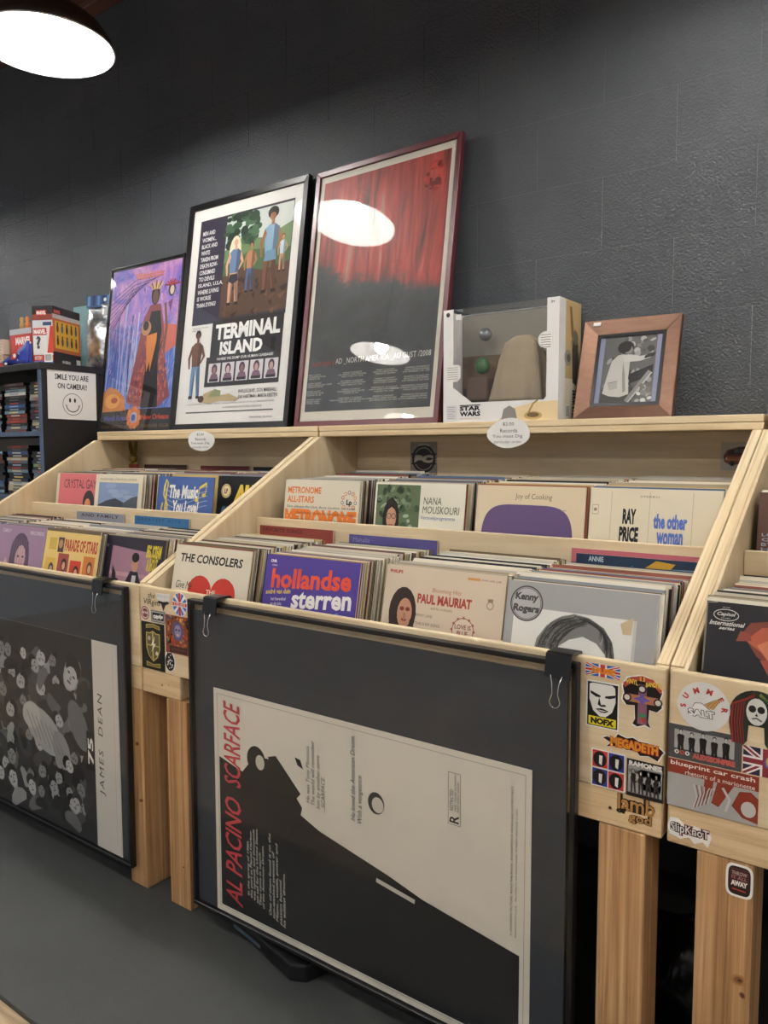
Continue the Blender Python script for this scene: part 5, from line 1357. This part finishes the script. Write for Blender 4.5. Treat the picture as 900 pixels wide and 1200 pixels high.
def d_shield(a):
    a.rect(0, 0, 1, 1, '#111013'); G1, G2 = '#b5a05a', '#5a5636'
    a.poly([(.20, .86), (.50, .90), (.80, .86), (.80, .94), (.50, .975), (.20, .94)], G1); a.poly([(.23, .875), (.50, .912), (.77, .875), (.77, .925), (.50, .96), (.23, .925)], '#7a6a34')
    sh = [(.20, .78), (.36, .78), (.50, .83), (.64, .78), (.80, .78), (.80, .45), (.70, .28), (.50, .17), (.30, .28), (.20, .45)]
    a.poly(sh, G1); a.poly([(.5 + (x - .5) * .86, .5 + (y - .5) * .92) for x, y in sh], G2)
    a.rect(.46, .20, .52, .80, G1); a.rect(.24, .50, .76, .525, G1); a.poly([(.58, .72), (.42, .52), (.52, .53), (.42, .36), (.62, .56), (.52, .55)], '#e6e2d6')
    a.ell(.34, .66, .06, .05, '#a9a9a4', 10); a.ell(.66, .36, .06, .045, '#d6d0b8', 10)
    a.poly([(.20, .06), (.80, .06), (.80, .16), (.50, .12), (.20, .16)], G1); a.poly([(.23, .07), (.77, .07), (.77, .14), (.50, .105), (.23, .14)], '#7a6a34')
sticker('shield_sticker', 'tall black sticker with a gold and green lightning shield', -1.896, .828, -1.791, .690, d_shield)
def d_orange(a):
    a.rect(0, 0, 1, 1, '#8a4630'); rr = random.Random(12)
    for k in range(130):
        a.ell(rr.uniform(.05, .95), rr.uniform(.10, .97), rr.uniform(.02, .07), rr.uniform(.015, .05), rr.choice(['#c8542c', '#d88a3a', '#8a3424', '#6a5a5e', '#9a948e', '#4a3030', '#e0a04a', '#b5402a']), 7, a=rr.uniform(0, 3)); a.layer -= 1
    a.layer += 1
    a.ell(.5, .60, .22, .26, '#5a5478', 16); a.ell(.5, .60, .13, .17, '#8a86a4', 14); a.ell(.44, .63, .035, .03, '#1f1c28', 8); a.ell(.56, .63, .035, .03, '#1f1c28', 8); a.ell(.5, .50, .05, .03, '#d8b08a', 8)
    a.rect(.16, .03, .86, .20, '#3a2420'); a.text('GREATEST HITS', .22, .08, .80, .15, '#8a4a3c')
sticker('fiery_sticker', 'orange and red fiery square sticker beside the black shield sticker', -1.786, .861, -1.679, .752, d_orange)
def d_bw(a):
    a.ell(.5, .47, .42, .45, '#1a1a1c', 20); rr = random.Random(4)
    for k in range(26):
        t = rr.uniform(0, 6.28); r = rr.uniform(.05, .34); a.ell(.5 + r * math.cos(t), .47 + r * 1.05 * math.sin(t), .045, .03, '#e4e2de', 7, a=t)
    a.poly([(.30, .86), (.30, 1.0), (.40, .88)], '#1a1a1c'); a.poly([(.70, .86), (.72, 1.0), (.60, .88)], '#1a1a1c')
sticker('oval_pattern_sticker', 'small black and white oval patterned sticker at the bottom of the left cluster', -1.794, .756, -1.746, .697, d_bw, shape=oval(24))

# ---- stickers on the back panels of the bins
def d_bc(a):
    a.rect(0, 0, 1, 1, '#8d8880'); a.circ(.5, .5, .44, '#232223', 32); a.circ(.5, .5, .36, '#8d8880', 32); a.circ(.5, .5, .33, '#232223', 32)
    a.poly([(.02, .66), (.98, .66), (.84, .50), (.98, .34), (.02, .34), (.16, .50)], '#232223'); a.text('BC', .14, .38, .86, .62, '#a9a49a', bold=.09, shear=.1)
    a.text('HARDCORE', .30, .87, .70, .925, '#c9c4ba', bold=.03, bend=.4); a.text('CREATURES', .28, .07, .72, .13, '#c9c4ba', bold=.03, bend=-.4)
sticker('square_sticker', 'square silver and black emblem sticker on the back panel of the middle bin', -1.627, 1.352, -1.510, 1.228, d_bc, y=1.0005)
def d_bus(a):
    a.rect(0, 0, 1, 1, '#bdb5a8')
    a.poly([(.08, .30), (.06, .52), (.14, .72), (.40, .84), (.92, .88), (.97, .60), (.97, .32), (.60, .22), (.20, .20)], '#7a4426'); a.poly([(.14, .56), (.18, .70), (.42, .80), (.92, .84), (.94, .62), (.45, .56)], '#3a2a26')
    for k in range(5): a.rect(.30 + .12 * k, .62, .39 + .12 * k, .76, '#6a5a54')
    a.poly([(.10, .34), (.12, .50), (.30, .48), (.92, .52), (.92, .40), (.40, .34)], '#a8683a'); a.ell(.26, .24, .06, .09, '#1c1818', 14); a.ell(.80, .28, .06, .08, '#1c1818', 14); a.ell(.13, .42, .025, .04, '#e4d8b0', 8)
sticker('bus_sticker', 'pale rectangular sticker with a brown old bus, right end of the middle bin', -.545, 1.342, -.424, 1.262, d_bus, y=1.0005)

# gold rabbit-head ornament on a red card
e = empty('rabbit_ornament', (-3.23, 0.955, 1.240)); tag(e, 'small gold rabbit-head ornament on a red card at the back of the left bin', 'ornament')
gold = plain('dull_gold', '#8a7434', .35, .6)
obj('card', box_mesh(-.035, .035, 0, .004, 0, .018), plain('red_card', '#8a2f28', .5), e)
obj('head', lathe_mesh([(0, -.026), (.012, -.022), (.02, -.008), (.02, .006), (.012, .018), (0, .022)], 16), gold, e, (0, .002, .046))
for s in (-1, 1):
    obj('ear', prism_mesh([(s * .004, .060), (s * .018, .066), (s * .028, .105), (s * .026, .128), (s * .014, .105)], 'y', -.004, .008), gold, e)
obj('bow_tie', prism_mesh([(-.018, .012), (-.018, .026), (0, .020), (.018, .026), (.018, .012), (0, .018)], 'y', -.004, .006), gold, e)

# ================================================================== black bookcase on the left
BX1, BY0, BZT = -3.385, 0.585, 1.727
bk = empty('bookcase', (-3.80, 0.8, 0)); tag(bk, 'black bookcase with slate-blue edges full of film cases at the left', 'bookcase')
X = lambda v: v + 3.80; Y = lambda v: v - 0.8
def bpart(n, x0, x1, y0, y1, z0, z1, m): return obj(n, box_mesh(X(x0), X(x1), Y(y0), Y(y1), z0, z1, .001), m, bk)
BX0 = -4.60
sp = bpart('side_panel', BX1 - .03, BX1, BY0 + .001, 1.02, .004, BZT - .031, M['shelf_black'])
sp2 = bpart('side_panel', BX0, BX0 + .03, BY0 + .001, 1.02, .004, BZT - .031, M['shelf_black'])
tp = bpart('top_panel', BX0 - .01, BX1 + .006, BY0 - .012, 1.02, BZT - .03, BZT, M['shelf_black'])
bpart('back_panel', BX0 + .031, BX1 - .031, .93, .94, .1, BZT - .031, M['grey_back'])
for z in (1.392, 1.09, .79, .49, .19):
    s_ = bpart('shelf', BX0 + .031, BX1 - .031, BY0 + .002, .929, z, z + .022, M['shelf_black'])
    obj('edge_band', box_mesh(X(BX0 + .031), X(BX1 - .031), Y(BY0), Y(BY0 + .0018), z, z + .022), M['shelf_blue'], s_)
obj('edge_band', box_mesh(X(BX1 - .03), X(BX1), Y(BY0 - .001), Y(BY0 + .0008), .004, BZT - .031), M['shelf_blue'], sp)
# film cases: lying flat in stacks, spines to the room
CASE = []
_r3 = random.Random(31)
for c in ['#1c1f26', '#2a2e38', '#3a2a2a', '#22303f', '#8a8a86', '#8f3a32', '#34568a', '#d0ccc2', '#4a3030', '#16181c', '#5a6a7a', '#6a4038', '#6a8a9a', '#242a24', '#7f9a66', '#b9a98a']:
    bm = bmesh.new()
    me = coloured_box(-.095, .095, 0, .135, 0, .0145, '#000000', '#000000')
    at = me.color_attributes['Col']; b_ = []
    for i in range(6):
        q = lin(c) if i == 0 else lin('#17181b'); b_ += [*q, 1.0] * 4
    at.data.foreach_set('color', b_); me.materials.append(SLEEVE); CASE.append(me); bm.free()
LBL = me_lbl = None
def spine_label(col):
    me = bpy.data.meshes.new('spine'); me.from_pydata([(-.05, -.0004, .004), (.03, -.0004, .004), (.03, -.0004, .0105), (-.05, -.0004, .0105)], [], [(0, 1, 2, 3)])
    at = me.color_attributes.new('Col', 'FLOAT_COLOR', 'CORNER'); at.data.foreach_set('color', [*lin(col), 1.0] * 4); me.materials.append(PRINT); return me
SPL = [spine_label(c) for c in ('#c9c4b8', '#b5493a', '#8fa3b8', '#d8c27a', '#5a5a5c')]
def case_stack(x, z, n, label, group, seed, yj=.004, y=BY0 + .06):
    rr = random.Random(seed)
    for k in range(n):
        o = obj('film_case', rr.choice(CASE), None, None, (x + rr.uniform(-.004, .004), y + rr.uniform(0, .012), z + k * .0149), (0, 0, rr.uniform(-.02, .02)))
        tag(o, label, 'film case', group)
        obj('spine_label', rr.choice(SPL), None, o)
for lvl, z in (('upper', 1.4145), ('lower', 1.1125)):
    for i, (x, n) in enumerate(((-3.505, 16), (-3.735, 16), (-3.965, 14))):
        nm = ['right', 'middle', 'left'][i]
        n2 = n - (2 if lvl == 'lower' and i == 0 else 0)
        case_stack(x, z, n2, 'film case in the %s stack on the %s visible shelf of the black bookcase' % (nm, lvl), 'film cases, %s stack, %s shelf' % (nm, lvl), 200 + i + (10 if lvl == 'upper' else 0))

# notice on the bookcase side
nw, nh = .252, .240
no = obj('paper_notice', box_mesh(0, .0006, 0, nw, 0, nh), M['paper'], None, (BX1 + .0004, .612, 1.472), (math.radians(-.6), 0, 0)); tag(no, 'white paper notice with a smiley face on the side of the black bookcase', 'notice')
a = Art(nw, nh)
a.text('SMILE YOU ARE', .15, .765, .84, .875, '#232323', bold=.02); a.text('ON CAMERA!!', .20, .59, .80, .70, '#232323', bold=.02)
a.ring(.5, .295, .205, .009, '#232323', '#e9e7e2', 36)
a.ell(.445, .375, .021, .045, '#232323', 14); a.ell(.545, .375, .021, .045, '#232323', 14)
a.line([(.5 + .13 * math.cos(t), .275 + .125 * math.sin(t)) for t in [math.pi * (1.0 + k / 14.) for k in range(15)]], .016, '#232323')
a.line([(.35, .29), (.385, .265)], .01, '#232323'); a.line([(.615, .265), (.65, .29)], .01, '#232323')
a.build(no, (.0007, 0, 0), (0, 0, math.radians(90)))

# ---- things on top of the bookcase
ZT = BZT + .0005
def display_box():
    e = empty('blind_box_carton', (-3.517, .678, ZT), (0, 0, math.radians(25.5))); tag(e, 'red, white and black cardboard display box with a yellow side panel on the bookcase', 'box')
    w, d, h = .105, .23, .28
    bd = obj('carton', box_mesh(-w / 2, w / 2, 0, d, 0, h, .002), plain('carton_print', '#b04a38', .4), e)
    a = Art(w, h)
    a.rect(0, 0, 1, .08, '#3f5a9a'); a.rect(0, .08, 1, .18, '#c23a34'); a.rect(0, .18, 1, .66, '#d8d0cc'); a.rect(.02, .20, .70, .60, '#e2ded8'); a.poly([(.70, .2), (1, .2), (1, .80), (.88, .66)], '#c8402f')
    a.rect(0, .66, 1, .76, '#c9cdd2'); a.rect(.52, .67, .95, .73, '#3a4a6a'); a.rect(0, .76, 1, .86, '#8a4034'); a.rect(0, .86, 1, 1, '#2a2426'); a.rect(.20, .84, .72, .93, '#c23a34'); a.text('MARVEL', .23, .855, .69, .915, '#f0ece6', bold=.05)
    a.rect(.03, .51, .70, .63, '#c23a34'); a.text('MARVEL', .06, .53, .66, .61, '#f0ece6', bold=.05); a.text('?', .16, .28, .40, .50, '#4a4a58', bold=.05)
    a.rect(.55, .06, .95, .21, '#eeece6')
    for k in range(8): a.rect(.60 + .04 * k, .08, .62 + .04 * k, .19, '#222222')
    a.text('MYSTERY', .08, .10, .46, .16, '#f0d8c8', bold=.03)
    a.build(bd, (-w / 2, 0, 0))
    a = Art(d, h)
    a.rect(0, 0, 1, .24, '#2a2628'); a.rect(0, .24, 1, .86, '#b8643c'); a.rect(.08, .30, .93, .76, '#d8a83a'); a.rect(0, .86, 1, 1, '#2a2426'); a.rect(0, .80, 1, .87, '#b9b4b0'); a.text('MARVEL', .06, .885, .28, .945, '#d85a4a', bold=.05)
    for i in range(5):
        for j in range(2): a.ell(.17 + .165 * i, .42 + .22 * j, .04, .075, ['#3a2f28', '#6a3a2a', '#4a5a6a'][(i + j) % 3], 10); a.circ(.17 + .165 * i, .50 + .22 * j, .03, '#4a3a30', 8)
    a.rect(.82, .04, .97, .16, '#d8d6d0'); a.text('HASBRO', .30, .06, .60, .11, '#d8d6d0', bold=.03)
    a.build(bd, (w / 2, 0, 0), (0, 0, math.radians(90)))
    a = Art(w, .05); 
display_box()
def bubble_pack():
    e = empty('bubble_pack', (-3.735, .69, ZT), (0, 0, math.radians(4))); tag(e, 'clear-topped figure pack with a red label beside the display box', 'toy pack')
    w, h = .18, .31
    bs = obj('card_base', box_mesh(-w / 2, w / 2, 0, .05, 0, .195, .002), plain('red_card_print', '#b0483c', .4), e)
    a = Art(w, .195); a.rect(0, .86, 1, 1, '#b9bcc2'); a.rect(.20, .56, 1, .82, '#c23a34'); a.text('MARVEL', .26, .60, .96, .79, '#f0ece6', bold=.05); a.poly([(.10, 0), (.30, .36), (.70, .56), (1, .60), (1, 0)], '#2f4a9a'); a.poly([(.0, 0), (.15, .34), (.45, .50), (.40, .2), (.3, 0)], '#b8382f'); a.ell(.58, .40, .10, .11, '#e4e2de', 12)
    a.build(bs, (-w / 2, 0, 0))
    obj('clear_bubble', prism_mesh([(-w / 2, .196), (w / 2, .196), (w / 2, .30), (w / 2 - .02, .315), (-w / 2 + .03, .315), (-w / 2, .27)], 'y', .002, .048, .004), M['glass'], e)
    for k, c in enumerate(('#c8a24a', '#d8843a')):
        obj('figure', lathe_mesh([(0, 0), (.012, 0), (.014, .02), (.008, .034), (.012, .044), (.008, .056), (0, .058)], 12), plain('figure_paint_%d' % k, c, .5), e, (-.02 + .045 * k, .025, .198))
bubble_pack()
def wrapped_pouch():
    bm = bmesh.new()
    V = []
    for i in range(17):
        for j in range(4):
            u = i / 16; x = -.14 + .27 * u; hgt = .012 + .105 * (u ** 1.6); z = hgt * j / 3
            y = .012 * math.sin(u * 5 + j) + .02 * (1 - j / 3) - .008
            V.append(bm.verts.new((x, y, z)))
    for i in range(16):
        for j in range(3): bm.faces.new((V[i * 4 + j], V[(i + 1) * 4 + j], V[(i + 1) * 4 + j + 1], V[i * 4 + j + 1]))
    r = bmesh.ops.extrude_face_region(bm, geom=bm.faces[:])
    for v in r['geom']:
        if isinstance(v, bmesh.types.BMVert): v.co.y += .012
    me = bm_mesh(bm, smooth=True)
    o = obj('foil_pouch', me, plain('blue_foil', '#2c3f9a', .3), None, (-3.70, .625, ZT), (0, 0, 0)); tag(o, 'blue and red printed pouch lying in front of the clear-topped pack', 'pouch')
    a = Art(.27, .11)
    a.poly([(0, .05), (.0, .16), (.28, .24), (.35, .06)], '#b8382f'); a.poly([(.55, .30), (.62, .55), (.85, .95), (.75, .30)], '#b8382f'); a.ell(.70, .45, .05, .09, '#e4e2de', 12); a.ell(.40, .16, .05, .05, '#e4e2de', 10); a.circ(.85, .5, .015, '#e4e2de', 8); a.circ(.80, .25, .015, '#e4e2de', 8)
    a.build(o, (-.14, -.016, 0), (math.radians(0), 0, 0))
wrapped_pouch()
def silver_bag():
    bm = bmesh.new(); N, K = 14, 18; V = []
    rr = random.Random(8)
    for j in range(K + 1):
        for i in range(N + 1):
            u, v = i / N, j / K
            puff = .035 * math.sin(math.pi * u) * math.sin(math.pi * min(1, v * 1.05))
            y = -puff * (1 + .35 * math.sin(9 * u + 6 * v)) + .010 * math.sin(14 * v + 5 * u) * math.sin(math.pi * u)
            V.append(bm.verts.new((-.09 + .18 * u + .008 * math.sin(8 * v), y, .325 * v)))
    for j in range(K):
        for i in range(N):
            bm.faces.new((V[j * (N + 1) + i], V[j * (N + 1) + i + 1], V[(j + 1) * (N + 1) + i + 1], V[(j + 1) * (N + 1) + i]))
    r = bmesh.ops.extrude_face_region(bm, geom=bm.faces[:])
    for v in r['geom']:
        if isinstance(v, bmesh.types.BMVert): v.co.y = .02 - v.co.y * .5
    me = bm_mesh(bm, smooth=True)
    e = empty('silver_foil_bag', (-3.465, .945, ZT), (math.radians(-5), 0, math.radians(14))); tag(e, 'crumpled silver foil bag with a blue header card on the bookcase', 'bag')
    m, nt, b = new_mat('silver_foil'); b.inputs['Metallic'].default_value = .9; b.inputs['Roughness'].default_value = .28
    n = noise_node(nt, 30, 4, .6, mapping(nt, (1, 1, 1))); r2 = ramp(nt, n.outputs['Fac'], [(.35, '#8a97a8'), (.5, '#d4d6d8'), (.65, '#e6e4de')]); nt.links.new(r2.outputs[0], b.inputs['Base Color']); bump(nt, b, n.outputs['Fac'], .6, .01)
    obj('foil_body', me, m, e)
    hd = obj('header_card', box_mesh(-.095, .095, -.004, -.001, .312, .372), plain('blue_header', '#2f4a78', .45), e)
    a = Art(.19, .06)
    for k in range(6): a.rect(.04 + .16 * k, .15, .13 + .16 * k, .95, ['#5f86b8', '#24365a'][k % 2])
    a.circ(.62, .60, .05, '#e4e4e0', 12); a.build(hd, (-.095, -.004, .312))
    t = obj('teal_card', box_mesh(-.10, .06, 0, .003, 0, .345), plain('teal_card', '#6f9a9c', .5), None, (-3.66, .985, ZT), (math.radians(-4), 0, math.radians(6))); tag(t, 'pale teal card standing behind the display box', 'card')
silver_bag()
for k, (c, dx) in enumerate((('#b59a84', 0), ('#c8b4a0', .006))):
    o = obj('comic_stack', box_mesh(-.08, .08, 0, .20, 0, .075, .002), plain('page_edges_%d' % k, c, .8), None, (-3.935 + dx, .66, ZT + k * .0758))
    tag(o, ['lower thick stack of tan page edges at the left end of the bookcase top', 'upper thick stack of tan page edges at the left end of the bookcase top'][k], 'book')
    a = Art(.16, .075)
    for q in range(9): a.line([(.02, .1 + .1 * q), (.98, .1 + .1 * q)], .006, ['#8f7460', '#d8c8b4'][q % 2])
    a.build(o, (-.08, 0, 0))

# ================================================================== things on the floor
def crumple(name, loc, scale, seed, m, label, cat):
    rr = random.Random(seed); bm = bmesh.new(); bmesh.ops.create_icosphere(bm, subdivisions=4, radius=1)
    ph = [(Vector((rr.uniform(-1, 1), rr.uniform(-1, 1), rr.uniform(-1, 1))).normalized() * rr.uniform(3, 9), rr.uniform(0, 6)) for _ in range(14)]
    for v in bm.verts:
        d = sum(abs(math.sin(v.co.dot(k) + p)) for k, p in ph) / len(ph)
        v.co = v.co * (.7 + .5 * d); v.co.z = max(v.co.z, -.72)
        v.co = Vector((v.co.x * scale[0], v.co.y * scale[1], (v.co.z + .72) * scale[2]))
    o = obj(name, bm_mesh(bm, smooth=True), m, None, loc); tag(o, label, cat); return o
crumple('plastic_bag', (-.46, .42, .0045), (.14, .11, .13), 3, M['dark_plastic'], 'crumpled black plastic bag on the floor between the right posts', 'bag')
e = empty('portfolio_case', (-1.38, 0.06, .0045), (0, 0, math.radians(-11))); tag(e, 'flat black portfolio case on the floor under the middle poster board', 'case')
obj('case_body', prism_mesh([(-.16, -.07), (.12, -.085), (.155, -.06), (.18, .12), (-.18, .13)], 'z', 0, .045, .006), plain('black_vinyl', '#111214', .4), e)
obj('edge_strip', box_mesh(-.15, .0, -.0815, -.0785, .012, .022), plain('blue_grey_strip', '#4a5a62', .4), e, (0, .004, 0))
